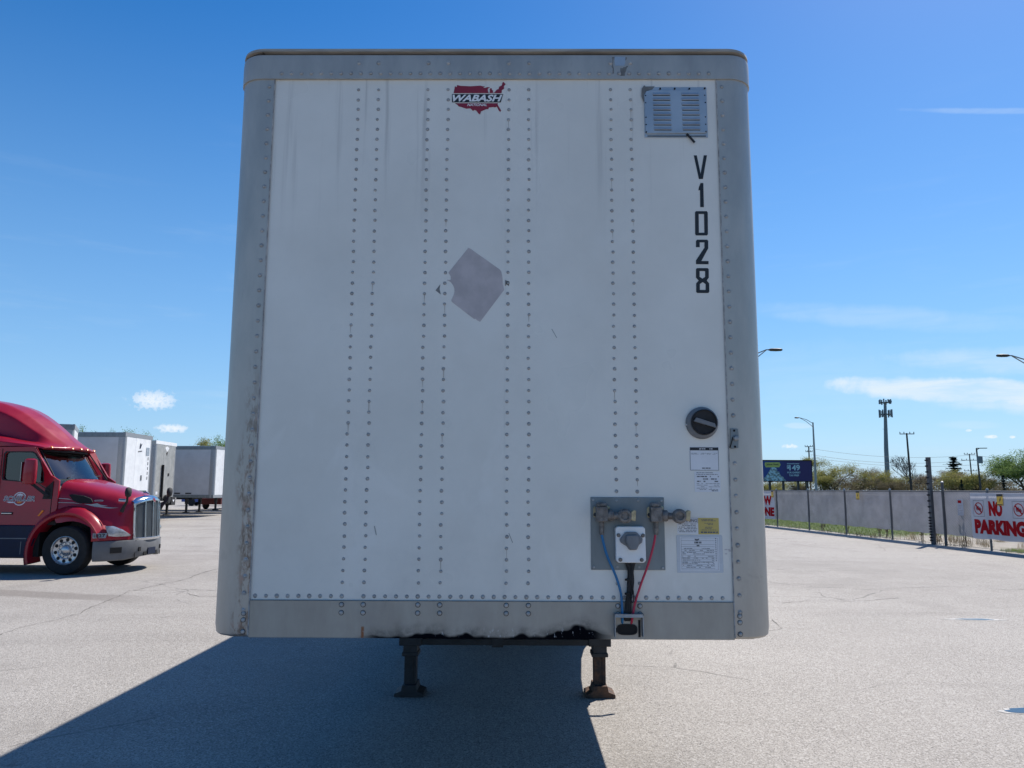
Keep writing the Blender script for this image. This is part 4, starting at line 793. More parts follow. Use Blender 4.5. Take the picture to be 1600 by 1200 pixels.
for sd in (-1, 1):
    mb = MB(); secs = []
    for k in range(25):
        ph = R(196 - k * (196 - 20) / 24); f_ = max(0, min(1, (R(80) - ph) / R(68))); r_ = .775 - .085 * f_
        cx_, cz_ = .055, .455
        def pt(rr, v_): return (cx_ + rr * math.cos(ph), sd * v_, cz_ + rr * math.sin(ph))
        w = 1 - .35 * f_
        secs.append([pt(r_, .80), pt(r_, 1.19), pt(r_ + .012, 1.215), pt(r_ + .055, 1.22), pt(r_ + .085 * w, 1.19), pt(r_ + .15 * w, 1.13), pt(r_ + .19 * w, 1.04), pt(r_ + .12, .86)])
    mb.loft(secs, closed=True, caps=True); mb.build('fender', M['redpaint'], K, smooth=True, angle=50)
    fpn = MB(); PL = [(.60, 1.205), (.66, 1.20), (.74, 1.175), (.82, 1.10), (.90, .99), (1.0, .85), (1.10, .66), (1.14, .58)]
    fpn.loft([[(x - .05, sd * (y - .10), .68) for x, y in PL], [(x - .01, sd * (y - .01), .695) for x, y in PL], [(x, sd * y, .74) for x, y in PL], [(x - .02, sd * (y - .015), .86) for x, y in PL], [(x - .07, sd * (y - .05), 1.0 - .10 * max(0, i - 3) / 4) for i, (x, y) in enumerate(PL)], [(x - .16, sd * (y - .14), 1.06 - .10 * max(0, i - 3) / 4) for i, (x, y) in enumerate(PL)]]); fpn.build('fender_panel', M['redpaint'], K, smooth=True, angle=50)
    # headlamp: clear lens over a bright bowl, set in the swept-back corner
    cor = [(.80, 1.08, 1.005), (.91, .95, 1.0), (1.02, .78, .92), (1.11, .60, .80), (1.09, .62, .775), (.95, .87, .775), (.86, 1.04, .80)]
    def patch(off): return [(x + off * .75, sd * (y + off), z) for x, y, z in cor]
    hl = MB(); o_ = patch(0.035); i_ = patch(-.03); hl.loft([o_, i_], closed=True); hl.add(i_, [tuple(range(7))]); h_ = hl.build('headlamp', M['lampbowl'], K)
    ll = MB(); c_ = Vector((.97, sd * .90, .885)); ll.add(patch(.037) + [tuple(c_ + Vector((.05, sd * .05, .01)))], [(i, (i + 1) % 7, 7) for i in range(7)]); ll.build('lens', M['lens'], h_, smooth=True, angle=180)
    for px_, py_, pz_ in ((.99, .78, .85), (.89, .93, .88)): MB().lathe([(.05, .0), (.045, .02), (.02, -.02), (0, -.02)], (px_ - .01, sd * (py_ - .01), pz_), (.7, sd * .7, 0), 14).build('lamp_bowl', M['chrome'], h_, smooth=True)
    mf = MB(); rings2 = []
    for z_, rr in ((1.60, .03), (1.63, .085), (1.71, .105), (1.79, .085), (1.815, .02)): rings2.append([(1.17 + rr * .55 * math.cos(t), sd * .93 + rr * math.sin(t), z_) for t in (2 * math.pi * i / 14 for i in range(14))])
    hm = mf.loft(rings2, closed=True, caps=True).build('hood_mirror', M['black'], K, smooth=True, angle=60)
    MB().tube([(1.15, sd * .92, 1.64), (1.14, sd * .90, 1.52), (1.05, sd * .85, 1.40), (1.00, sd * .83, 1.30)], [.022, .025, .035, .045], 8).build('mirror_stalk', M['black'], hm, smooth=True)
    # air intake and flash stripe on the hood side
    def hs(x, z, off=.006):            # point on the hood flank
        i = 0
        while i < len(U_) - 2 and x > U_[i + 1]: i += 1
        t = (x - U_[i]) / (U_[i + 1] - U_[i]); L = lambda a: a[i] + (a[i + 1] - a[i]) * t
        k = max(0, min(1, (z - L(lz)) / (L(uz) - L(lz)))); return (x, sd * (L(lv) + (L(uv) - L(lv)) * k + off), z)
    ip = [(-.06, 1.655), (.02, 1.66), (.22, 1.63), (.36, 1.575), (.415, 1.50), (.38, 1.475), (.16, 1.475), (.04, 1.53)]
    mb = MB(); mb.loft([[hs(x, z, .022) for x, z in ip], [hs(x, z, -.02) for x, z in ip]], closed=True); mb.add([hs(x, z, .020) for x, z in ip], [tuple(range(8))]); mb.build('air_intake', M['dark'], K)
    mb = MB()
    for P_ in ([(-.24, 1.585), (-.05, 1.57), (.02, 1.545), (-.05, 1.555), (-.24, 1.572)], [(-.24, 1.495), (.05, 1.49), (.25, 1.455), (.05, 1.478), (-.24, 1.485)], [(.25, 1.46), (.40, 1.455), (.50, 1.475), (.57, 1.44), (.70, 1.42), (.60, 1.405), (.78, 1.385), (.90, 1.38), (.74, 1.365), (.46, 1.40), (.36, 1.43)]): mb.add([hs(x, z, .021) for x, z in P_], [tuple(range(len(P_)))])
    mb.build('flash_stripe', M['stainless'], K)
    mb = MB(); ov = [hs(.52 + .085 * math.cos(t), 1.528 + .024 * math.sin(t), .022) for t in (2 * math.pi * i / 20 for i in range(20))]; mb.add(ov, [tuple(range(20))]); mbd = mb.build('oval_badge', M['map_red'], K)
    mb = MB(); mb.add([hs(.52 + kx_ * .085 * math.cos(t), 1.528 + kx_ * .024 * math.sin(t), .024) for kx_ in (1, .8) for t in (2 * math.pi * i / 20 for i in range(20))], [(i, (i + 1) % 20, 20 + (i + 1) % 20, 20 + i) for i in range(20)]); mb.add([hs(.46, 1.524, .025), hs(.575, 1.526, .025), hs(.58, 1.536, .025), hs(.465, 1.534, .025)], [(0, 1, 2, 3)]); mb.build('badge_trim', M['stainless'], mbd)
    mb = MB(); mb.add([hs(x, z, .022) for x, z in ((.87, 1.515), (1.0, 1.505), (1.0, 1.565), (.88, 1.575))], [(0, 1, 2, 3)]); st = mb.build('permit_sticker', M['paper'], K)
    mb = MB(); mb.add([hs(x, z, .024) for x, z in ((.88, 1.545), (.995, 1.537), (.995, 1.56), (.885, 1.57))], [(0, 1, 2, 3)]); mb.build('sticker_print', M['blue_hose'], st)
    # fleet number plate behind the headlamp
    nf = lambda a, b: (a - .02 * (b - .74) / .12, sd * (1.272 - max(0, a - .66) * .42 - max(0, a - .74) * .55 - .012 * (b - .74) / .12), b)
    mb = MB(); mb.add([nf(.665, .762), nf(.675, .862), nf(.885, .862), nf(.86, .762)], [(0, 1, 2, 3)]); pl_ = mb.build('number_plate', M['stainless'], K)
    text_mb('1027', (.692, .778, .858, .848), lambda a, b: (nf(a if sd < 0 else 1.55 - a, b)[0], nf(a if sd < 0 else 1.55 - a, b)[1] + sd * .004, b), bold=.02).build('plate_lettering', M['ink'], pl_)
# grille
gcv = lambda v_: 1.245 - .13 * (v_ / .55) ** 2
def gface(v_, z_, off=0): return (gcv(v_) + off - .05 * (z_ - 1.1), v_, z_)
gz0 = lambda v_: .715; gz1 = lambda v_: 1.555 - .10 * (abs(v_) / .55) ** 2.5
def bars(mb, P_, w, d): mb.loft([[(x + d, y + w * nx_, z + w * nz_), (x + d, y - w * nx_, z - w * nz_), (x - .03, y - w * nx_, z - w * nz_), (x - .03, y + w * nx_, z + w * nz_)] for (x, y, z), nx_, nz_ in P_], closed=True, caps=True)
edges = [-.54, -.27, 0, .27, .54]
for a, c_ in zip(edges, edges[1:]):
    mb = MB(); V_ = [a + (c_ - a) * i / 6 for i in range(7)]
    mb.loft([[gface(v_, gz0(v_) + (gz1(v_) - gz0(v_) - .03 * ((2 * i - 6) / 6) ** 2) * t, .012 - .012 * abs(2 * i - 6) / 6) for i, v_ in enumerate(V_)] for t in (0, .25, .5, .75, 1)]); gp = mb.build('grille_panel', M['meshgrey'], K, smooth=True, angle=180)
    mb = MB()
    for k in range(1, 9):
        v_ = a + (c_ - a) * k / 9; mb.tube([gface(v_, gz0(v_) + .01, .014), gface(v_, gz1(v_) - .02, .014)], .006, 5)
    mb.build('grille_bars', M['plate'], gp)
gf = MB()
for v_ in edges: bars(gf, [(gface(v_, z_, .028), 1, 0) for z_ in (gz0(v_) - .01, 1.1, gz1(v_) + .01)], .022 if abs(v_) > .5 else .015, .018)
gf = gf.build('grille_frame', M['chrome'], K, bevel=.006)
mb = MB(); bars(mb, [(gface(-.56 + 1.12 * i / 12, gz0(0) - .012, .028), 0, 1) for i in range(13)], .03, .018); mb.build('grille_sill', M['chrome'], gf, bevel=.006)
mb = MB(); V_ = [-.57 + 1.14 * i / 16 for i in range(17)]
mb.loft([[gface(v_, gz1(v_) - .03, .045) for v_ in V_], [gface(v_, gz1(v_) + .02, .05) for v_ in V_], [gface(v_, gz1(v_) + .065, .012) for v_ in V_], [gface(v_, gz1(v_) + .085, -.06) for v_ in V_]]); mb.build('grille_crown', M['chrome'], gf, smooth=True, angle=60)
mb = MB(); mb.lathe([(.06, 0), (.058, .012), (0, .016)], gface(0, 1.54, .045), (1, 0, .15), 20, sx=(.62, 1.0)); em = mb.build('grille_emblem', M['map_red'], K, smooth=True, angle=40)
MB().lathe([(.068, -.002), (.069, .008), (.060, .013)], gface(0, 1.54, .044), (1, 0, .15), 20, sx=(.64, 1.0)).build('emblem_ring', M['chrome'], em, smooth=True)
MB().tube([(1.02, 0, 1.69), (1.10, 0, 1.70), (1.16, 0, 1.665)], [.012, .022, .010], 8).build('hood_ornament', M['chrome'], K, smooth=True)
# bumper: three-piece moulded, wrapping to the wheels
bp_ = [(.64, -1.20), (.73, -1.19), (.84, -1.12), (.95, -.98), (1.09, -.77), (1.20, -.55), (1.255, -.33), (1.27, 0)]; bp_ = bp_ + [(x, -y) for x, y in reversed(bp_[:-1])]
mb = MB(); secs = []
for (x, y) in bp_:
    nx_, ny_ = (x - .4) / math.hypot(x - .4, y * .8), y * .8 / math.hypot(x - .4, y * .8); zb = .30 + .05 * max(0, (x - 1.1)) / .16 - .02
    secs.append([(x - .10 * nx_, y - .10 * ny_, .70), (x, y, .69), (x + .012 * nx_, y + .012 * ny_, .655), (x + .015 * nx_, y + .015 * ny_, .47), (x - .01 * nx_, y - .01 * ny_, zb + .02), (x - .03 * nx_, y - .03 * ny_, zb), (x - .14 * nx_, y - .14 * ny_, zb)])
mb.loft(secs, closed=True, caps=True); bu = mb.build('bumper', M['bumper'], K, smooth=True, angle=35)
for sd in (-1, 1):
    MB().bar((.93, sd * 1.045, .50), (1.065, sd * .84, .50), .012, .12).build('fog_lamp_recess', M['dark'], bu, bevel=.004)
    MB().bar((1.200, sd * .556, .31), (1.206, sd * .546, .685), .012, .012, up=(0, 1, 0)).build('bumper_seam', M['dark'], bu)
    MB().bar((1.255, sd * .42, .49), (1.245, sd * .48, .49), .02, .09).build('bumper_hole', M['dark'], bu)
    MB().bar((1.272, sd * .20, .38), (1.262, sd * .30, .38), .02, .08).build('bumper_hole', M['dark'], bu)
MB().box(1.27, 1.295, -.16, .16, .36, .50).build('front_plate', M['navy'], bu)
# wheels and running gear
def steer_wheel(x, sd):
    y = sd * 1.05
    w = MB().lathe([(.29, -.13), (.40, -.145), (.47, -.135), (.497, -.10), (.503, -.05), (.503, .05), (.497, .10), (.47, .135), (.40, .145), (.29, .13), (.29, -.13)], (x, y, .505), (0, sd, 0), 48, caps=False).build('wheel', M['tyre'], K, smooth=True, angle=40)
    rm = MB().lathe([(.30, .12), (.302, .128), (.285, .133), (.275, .118), (.262, .095), (.245, .088), (.185, .09), (.165, .075), (.162, .06), (.12, .06), (.105, .075), (.10, .105), (.085, .125), (.05, .14), (0, .145)], (x, y, .505), (0, sd, 0), 48, caps=False).build('rim', M['alu'], w, smooth=True, angle=35)
    for k in range(10):
        t = 2 * math.pi * k / 10 + .2
        MB().lathe([(.038, 0), (.036, .004), (0, .003)], (x + .219 * math.cos(t), y + sd * .0905, .505 + .219 * math.sin(t)), (0, sd, 0), 12).build('hand_hole', M['dark'], rm)
        t += .31; MB().lathe([(.017, 0), (.015, .02), (.010, .035), (0, .037)], (x + .143 * math.cos(t), y + sd * .062, .505 + .143 * math.sin(t)), (0, sd, 0), 8).build('lug_nut', M['chrome'], rm, smooth=True)
steer_wheel(.04, -1); steer_wheel(.04, 1)
for x in (-4.3, -5.6):
    for sd in (-1, 1): dual_wheel(x, sd * 1.06, K)
for o_ in K.children:
    pass
MB().box(-6.4, .9, -.45, -.36, .62, .90).box(-6.4, .9, .36, .45, .62, .90).box(-.1, .2, -1.0, 1.0, .42, .60).box(-.3, .9, -.5, .5, .55, 1.25).build('chassis', M['blacksteel'], K)
MB().lathe([(.55, 0), (.55, .06), (.1, .08)], (-5.0, 0, 1.05), (0, 0, 1), 24).build('fifth_wheel', M['blacksteel'], K)
MB().box(.5, .9, -1.0, 1.0, .45, .65).box(-.85, -.6, -1.05, 1.05, .36, 1.0).build('inner_splash_guard', M['dark'], K)
for y in (-.95, .95): MB().lathe([(.31, -1.0), (.31, 1.0)], (-2.6, y * .9, .66), (1, 0, 0), 20).build('fuel_tank', M['alu'], K)
# door lettering with round badge, on the near door
df = lambda off: (lambda a, b: (a, -(1.111 + .045 * max(0, 1.9 - b) + off), b))
bd_ = MB()
for t0 in (R(28), R(208)):
    bd_.prism([(-1.045 + .142 * math.cos(t0 + R(124) * i / 14), 1.565 + .142 * math.sin(t0 + R(124) * i / 14)) for i in range(15)] + [(-1.045 + .122 * math.cos(t0 + R(124) * i / 14), 1.565 + .122 * math.sin(t0 + R(124) * i / 14)) for i in range(14, -1, -1)], 0, 0, lambda a, b, c: df(.004)(a, b))
bd_.prism([(-1.12, 1.63), (-.97, 1.63), (-.985, 1.655), (-1.045, 1.68), (-1.105, 1.655)], 0, 0, lambda a, b, c: df(.004)(a, b)); bd_.prism([(-1.33, 1.503), (-1.14, 1.503), (-1.15, 1.478), (-1.27, 1.476)], 0, 0, lambda a, b, c: df(.004)(a, b))
db = bd_.build('door_badge', M['paper'], K)
text_mb('SCHILLER', (-1.395, 1.513, -.715, 1.626), df(.006), bold=.06, shear=.25, spacing=1.18).build('lettering_outline', M['paper'], db)
text_mb('SCHILLER', (-1.385, 1.521, -.725, 1.618), df(.008), bold=.0, shear=.25, spacing=1.18).build('door_lettering', M['navy'], db)
mb = MB(); mb.prism([(-1.10, 1.505), (-.99, 1.505), (-1.01, 1.475), (-1.08, 1.475)], 0, 0, lambda a, b, c: df(.006)(a, b)); mb.build('badge_flash', M['amber'], db)

# ---------------------------------------------------------------- row of parked trailers at the far left, noses towards +x
def parked_trailer(x, y, z0, rz, top, L, label, side, front, kind, zb=1.02):
    P_ = thing('semi_trailer', label, 'trailer', (x, y, z0), rz, 'trailers parked in the row at the far left'); h = top
    for k in range(int(L / 1.22)): MB().box(-.25 - (k + 1) * 1.22 + .004, -.25 - k * 1.22, .012 + .003 * (k % 2), .06, zb + .16, h - .20).build('side_panel', side, P_)
    L2 = .25 + int(L / 1.22) * 1.22
    MB().box(-L2, -.25, 2.53, 2.59, zb + .16, h - .2).box(-L2 - .04, -L2, 0, 2.6, zb, h).build('far_wall', side, P_)
    MB().box(-L2, -.02, -.004, .05, h - .20, h - .02).box(-L2, -.02, -.002, .05, zb, zb + .16).build('side_rail', M['plate'] if kind != 'reefer' else M['stainless'], P_)
    MB().box(-L2, -.01, .02, 2.58, h - .02, h).build('roof', M['white2'], P_)
    for y_, s_ in ((0, 1), (2.6, -1)):
        mb = MB(); pr_ = [(-.26, y_), (-.12, y_ - s_ * .004)] + [(-.12 + .12 * math.sin(t), y_ + s_ * (.12 - .124 * math.cos(t))) for t in (math.pi / 2 * i / 6 for i in range(1, 7))] + [(0, y_ + s_ * .18), (-.06, y_ + s_ * .18), (-.2, y_ + s_ * .08)]
        mb.loft([[(a, b, zb) for a, b in pr_], [(a, b, h - .02) for a, b in pr_]], closed=True, caps=True); mb.build('corner_post', M['steel'], P_, smooth=True, angle=40)
    for a, b in ((.18, 1.02), (1.02, 1.72), (1.72, 2.42)): MB().box(-.05, -.006 + .003 * (a > 1), a + .003, b, zb + .16, h - .16).build('front_panel', front, P_)
    MB().box(-.06, .006, .02, 2.58, h - .16, h + .005).build('top_rail', M['steel'] if kind != 'reefer' else M['white'], P_)
    MB().box(-.06, .004, .02, 2.58, zb, zb + .16).build('bottom_rail', M['steel'], P_)
    MB().box(-L2, -.1, .02, 2.58, zb + .02, zb + .12).box(-4.4, -3.4, .6, 2.0, zb - .2, zb).build('floor', M['blacksteel'], P_)
    for y_ in (.42, 2.18):
        lg_ = MB().box(-3.72, -3.55, y_ - .07, y_ + .07, .55, zb + .02).box(-3.69, -3.58, y_ - .055, y_ + .055, .06, .6).build('landing_leg', M['blacksteel'], P_)
        MB().box(-3.80, -3.47, y_ - .13, y_ + .13, 0, .06).build('foot_pad', M['blacksteel'], lg_)
    for ax in (L2 - 2.9, L2 - 1.6):
        for y_ in (.30, 2.30):
            w_ = MB(); w_.lathe([(.28, -.30), (.45, -.30), (.51, -.24), (.51, .24), (.45, .30), (.28, .30)], (-ax, y_ + (.05 if y_ < 1 else -.05), .51), (0, 1, 0), 22); w_.build('wheel', M['tyre'], P_, smooth=True, angle=40)
    if kind == 'van':
        mb = MB(); mb.prism([(1.36, h - .60), (1.40, h - .38), (1.47, h - .38), (1.45, h - .48), (1.55, h - .38), (1.60, h - .38), (1.46, h - .60)], 0, .002, lambda a, b, c: (.002 + c, a, b)); mb.build('nose_emblem', M['navy'], P_)
        mb = MB(); mb.add([(.004, 1.25, h - .76), (.004, 1.62, h - .72), (.004, 1.62, h - .67), (.004, 1.25, h - .71)], [(0, 1, 2, 3)]); mb.build('nose_lettering', M['print'], P_)
        MB().box(.0, .012, 2.02, 2.32, h - .86, h - .52).build('nose_vent', M['vent'], P_)
        mb = MB()
        for k in range(5): mb.add([(.003, 2.22, h - 1.06 - k * .21), (.003, 2.29, h - 1.06 - k * .21), (.003, 2.29, h - .93 - k * .21), (.003, 2.22, h - .93 - k * .21)], [(0, 1, 2, 3)])
        mb.build('unit_number', M['print'], P_)
        MB().box(.0, .016, 1.62, 1.74, zb + 1.0, zb + 1.22).build('nose_box', M['greyplastic'], P_)
        MB().box(.0, .02, 1.55, 2.25, zb + .25, zb + .58).build('connection_plate', M['plate'], P_)
        for y_ in (1.62, 1.95, 2.15): MB().tube([(.02, y_, zb + .52), (.10, y_ + .05, zb + .48), (.10, y_ + .05, zb + .15)], .035, 6).build('gladhand', M['black'], P_)
        for k in range(3): MB().box(-1.55 - k * .62, -1.22 - k * .62, .004, .012, zb + .20, zb + .27).build('side_marking', M['ink'], P_)
    elif kind == 'reefer':
        MB().tube([(.05, .92, zb + .0), (.05, .92, zb + 1.72)], .055, 8).build('stand_pipe', M['dark'], P_)
        MB().box(-.004, .012, 1.02, 2.0, zb + .1, zb + 1.72).build('service_panel', M['stainless'], P_)
        MB().box(.012, .04, 1.62, 1.74, zb + 1.18, zb + 1.32).build('panel_latch', M['dark'], P_)
        mb = MB(); mb.prism([(1.15, h - .30), (1.40, h - .22), (1.65, h - .30), (1.5, h - .42), (1.38, h - .52), (1.28, h - .42)], 0, .004, lambda a, b, c: (c - .001, a, b)); mb.build('nose_emblem', M['white'], P_)
        mb = MB(); mb.prism([(1.30, h - .56), (1.52, h - .44), (1.40, h - .70)], 0, .004, lambda a, b, c: (c - .001, a, b)); mb.build('emblem_mark', M['dark'], P_)
        for y_ in (.15, 2.02):
            bx = MB().box(.0, .12, y_, y_ + .5, zb - .25, zb + .16).build('lamp_box', M['black'], P_)
            MB().prism([(y_ + .12, zb + .02), (y_ + .38, zb + .02), (y_ + .25, zb - .10)], .12, .126, lambda a, b, c: (c, a, b)).build('lamp_mark', M['paper'], bx)
        MB().lathe([(.05, 0), (.21, .02), (.24, .12), (.20, .22), (0, .26)], (.02, 1.42, zb + .05), (1, 0, 0), 18).build('round_reel', M['black'], P_, smooth=True)
        MB().bar((.1, 1.2, zb - .1), (-.9, .7, zb - .6), .12, .12).bar((-.9, .7, zb - .6), (-.9, .7, .0), .12, .12).build('front_prop', M['blacksteel'], P_)
        for y_ in (.30, 2.12): MB().box(.0, .006, y_, y_ + .22, zb + .28, zb + .42).build('nose_label', M['paper'], P_)
    return P_
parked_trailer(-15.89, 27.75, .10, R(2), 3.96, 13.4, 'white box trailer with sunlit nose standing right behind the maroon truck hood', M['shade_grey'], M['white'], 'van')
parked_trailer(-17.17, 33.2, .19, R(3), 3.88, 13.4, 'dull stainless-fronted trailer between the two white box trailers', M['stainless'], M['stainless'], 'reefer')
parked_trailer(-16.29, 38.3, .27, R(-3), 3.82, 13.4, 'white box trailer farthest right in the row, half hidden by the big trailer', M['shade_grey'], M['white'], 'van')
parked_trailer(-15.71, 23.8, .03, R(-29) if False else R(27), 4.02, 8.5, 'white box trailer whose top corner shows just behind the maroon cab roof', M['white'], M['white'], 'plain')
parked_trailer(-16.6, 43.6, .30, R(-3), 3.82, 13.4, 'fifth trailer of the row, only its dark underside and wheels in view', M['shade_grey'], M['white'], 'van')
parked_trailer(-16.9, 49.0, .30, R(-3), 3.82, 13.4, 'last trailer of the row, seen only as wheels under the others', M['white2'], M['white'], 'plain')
# vehicles seen low between the trailer wheels
def car(x, y, z0, rz, paint, label):
    c_ = thing('parked_car', label, 'car', (x, y, z0), rz, 'cars seen beneath the parked trailers')
    prof = [(-2.2, .35), (-2.25, .75), (-2.1, .95), (-1.3, 1.02), (-.7, 1.42), (.5, 1.45), (1.2, 1.02), (2.1, .85), (2.25, .6), (2.2, .32)]
    mb = MB(); mb.loft([[(a, y_ * (1 - .12 * max(0, b - 1.0) / .45 * (1 if k else 1)), b) for a, b in prof] for k, y_ in enumerate((-.88, -.6, .6, .88))], closed=False); 
    mb.prism(prof, -.87, -.88, lambda a, b, c: (a, c * (1 - .12 * max(0, b - 1.0) / .45), b)).prism(prof, .87, .88, lambda a, b, c: (a, c * (1 - .12 * max(0, b - 1.0) / .45), b)); mb.build('body', paint, c_, smooth=True, angle=35)
    gl = MB()
    for sd in (-1, 1): gl.prism([(-1.1, 1.05), (-.62, 1.37), (.42, 1.39), (.98, 1.05)], sd * .885, sd * .89, lambda a, b, c: (a, c * (1 - .12 * max(0, b - 1.0) / .45), b))
    gl.build('window', M['dark'], c_)
    for a in (-1.4, 1.4):
        for sd in (-1, 1): MB().lathe([(.2, -.1), (.31, -.1), (.33, -.06), (.33, .06), (.31, .1), (.2, .1)], (a, sd * .80, .33), (0, 1, 0), 18).build('wheel', M['tyre'], c_, smooth=True, angle=40)
car(-26.5, 64, .30, R(8), M['bluecar'], 'blue car far off, glimpsed under the farthest parked trailer')
car(-21.6, 54.5, .30, R(80), M['redcar'], 'red car with paint darkened for shade, beneath the farthest parked trailer')

# ---------------------------------------------------------------- chain-link fence with privacy mesh
FX0, FY0 = 14.831, 19.308; DX, DY = -.0967, .9953
def fp(s_, off=0., z=0.): return (FX0 + DX * s_ + DY * off, FY0 + DY * s_ - DX * off, z)       # off > 0: far side
F_ = thing('chain_link_fence', 'long grey chain-link fence with privacy mesh along the right side of the lot', 'fence', (0, 0, 0))
PS = [-11.0, -7.6, -4.2, -.95, 1.32, 3.48, 6.59, 9.92, 13.2, 16.6, 20.0, 23.3, 26.6, 30.0, 33.3]
for i, s_ in enumerate(PS):
    h = 2.08 if abs(s_ - 3.48) < .01 else 1.84; r_ = .045 if abs(s_ - 3.48) < .01 else .034
    p_ = MB().tube([fp(s_, 0, 0), fp(s_, 0, h)], r_, 10).build('post', M['fencesteel'] if r_ < .04 else M['darkpost'], F_, smooth=True, angle=40)
    MB().lathe([(r_ + .008, 0), (r_ + .008, .03), (.02, .06), (0, .065)], fp(s_, 0, h), (0, 0, 1), 10).build('cap', M['steel'], p_, smooth=True)
for a, c_ in zip(PS, PS[1:]): MB().tube([fp(a, 0, 1.80), fp((a + c_) / 2, 0, 1.797), fp(c_, 0, 1.80)], .024, 8).build('top_rail', M['fencesteel'], F_, smooth=True)
mb = MB(); L0, L1 = -11.0, 33.3; HH = 1.76; pitch = .082; r_ = .0032
k = L0 - HH
def wire(mb, p, q):
    p, q = Vector(p), Vector(q); d = (q - p).normalized(); a = d.cross(Vector((1, 0, 0))).normalized() * r_; b = d.cross(a).normalized() * r_
    mb.add([p + a, p - a * .5 + b * .87, p - a * .5 - b * .87, q + a, q - a * .5 + b * .87, q - a * .5 - b * .87], [(0, 1, 4, 3), (1, 2, 5, 4), (2, 0, 3, 5)])
while k < L1:
    for up in (1, 0):
        s0, s1, z0, z1 = k, k + HH, .03, .03 + HH
        if s0 < L0: z0 += L0 - s0; s0 = L0
        if s1 > L1: z1 -= s1 - L1; s1 = L1
        if s1 > s0:
            if up: wire(mb, fp(s0, -.038, z0), fp(s1, -.038, z1))
            else: wire(mb, fp(s0, -.036, 1.82 - z0), fp(s1, -.036, 1.82 - z1))
    k += pitch
me_ = bpy.data.meshes.new('chain_link'); me_.from_pydata(mb.v, [], mb.f); link('chain_link', me_, M['fencesteel'], F_, 'stuff')
rnd = random.Random(11)
for a, c_ in zip(PS, PS[1:]):
    mb = MB(); n_ = 16; rows_ = []
    for j, zf in enumerate((0, .2, .45, .7, .9, 1)):
        row = []
        for i in range(n_ + 1):
            s_ = a + (c_ - a) * i / n_; zb = .36 + .012 * math.sin(i * 1.3 + a) + rnd.uniform(-.006, .006)
            sag = (.022 * math.sin(math.pi * 2 * i / n_ * 1.5 + a * 2) + .012 * math.sin(7 * i / n_ + zf * 5)) * math.sin(math.pi * zf) ** .5 if 0 < zf < 1 else 0
            row.append(fp(s_, .05 + sag, zb + (1.775 - zb) * zf))
        rows_.append(row)
    mb.loft(rows_); mb.build('privacy_screen', M['screen'], F_, smooth=True, angle=180)
MB().tube([fp(L0, -.03, .05), fp(L1, -.03, .05)], .006, 5).build('tension_wire', M['plate'], F_)
# tall square post of the electric fence, with its insulators
E_ = thing('electric_fence_post', 'tall dark square post with a ladder of black insulators, in front of the fence', 'post', (14.36, 23.3, 0), R(5.5))
MB().box(-.05, .05, -.075, .075, 0, 2.97).build('post', M['darkpost'], E_, bevel=.006)
MB().box(-.13, .13, -.16, .16, 0, .012).build('base_plate', M['darkpost'], E_)
zz = [2.86, 2.66, 2.46, 2.26, 2.06, 1.87, 1.67, 1.47, 1.27, 1.07] + [.90 - .095 * k for k in range(9)]
for z in zz: MB().lathe([(.018, 0), (.018, .03), (.028, .03), (.028, .045), (.018, .045), (.018, .06), (.026, .06), (.026, .085), (.01, .09)], (-.05, -.02, z), (-1, 0, 0), 9).build('insulator', M['black'], E_)

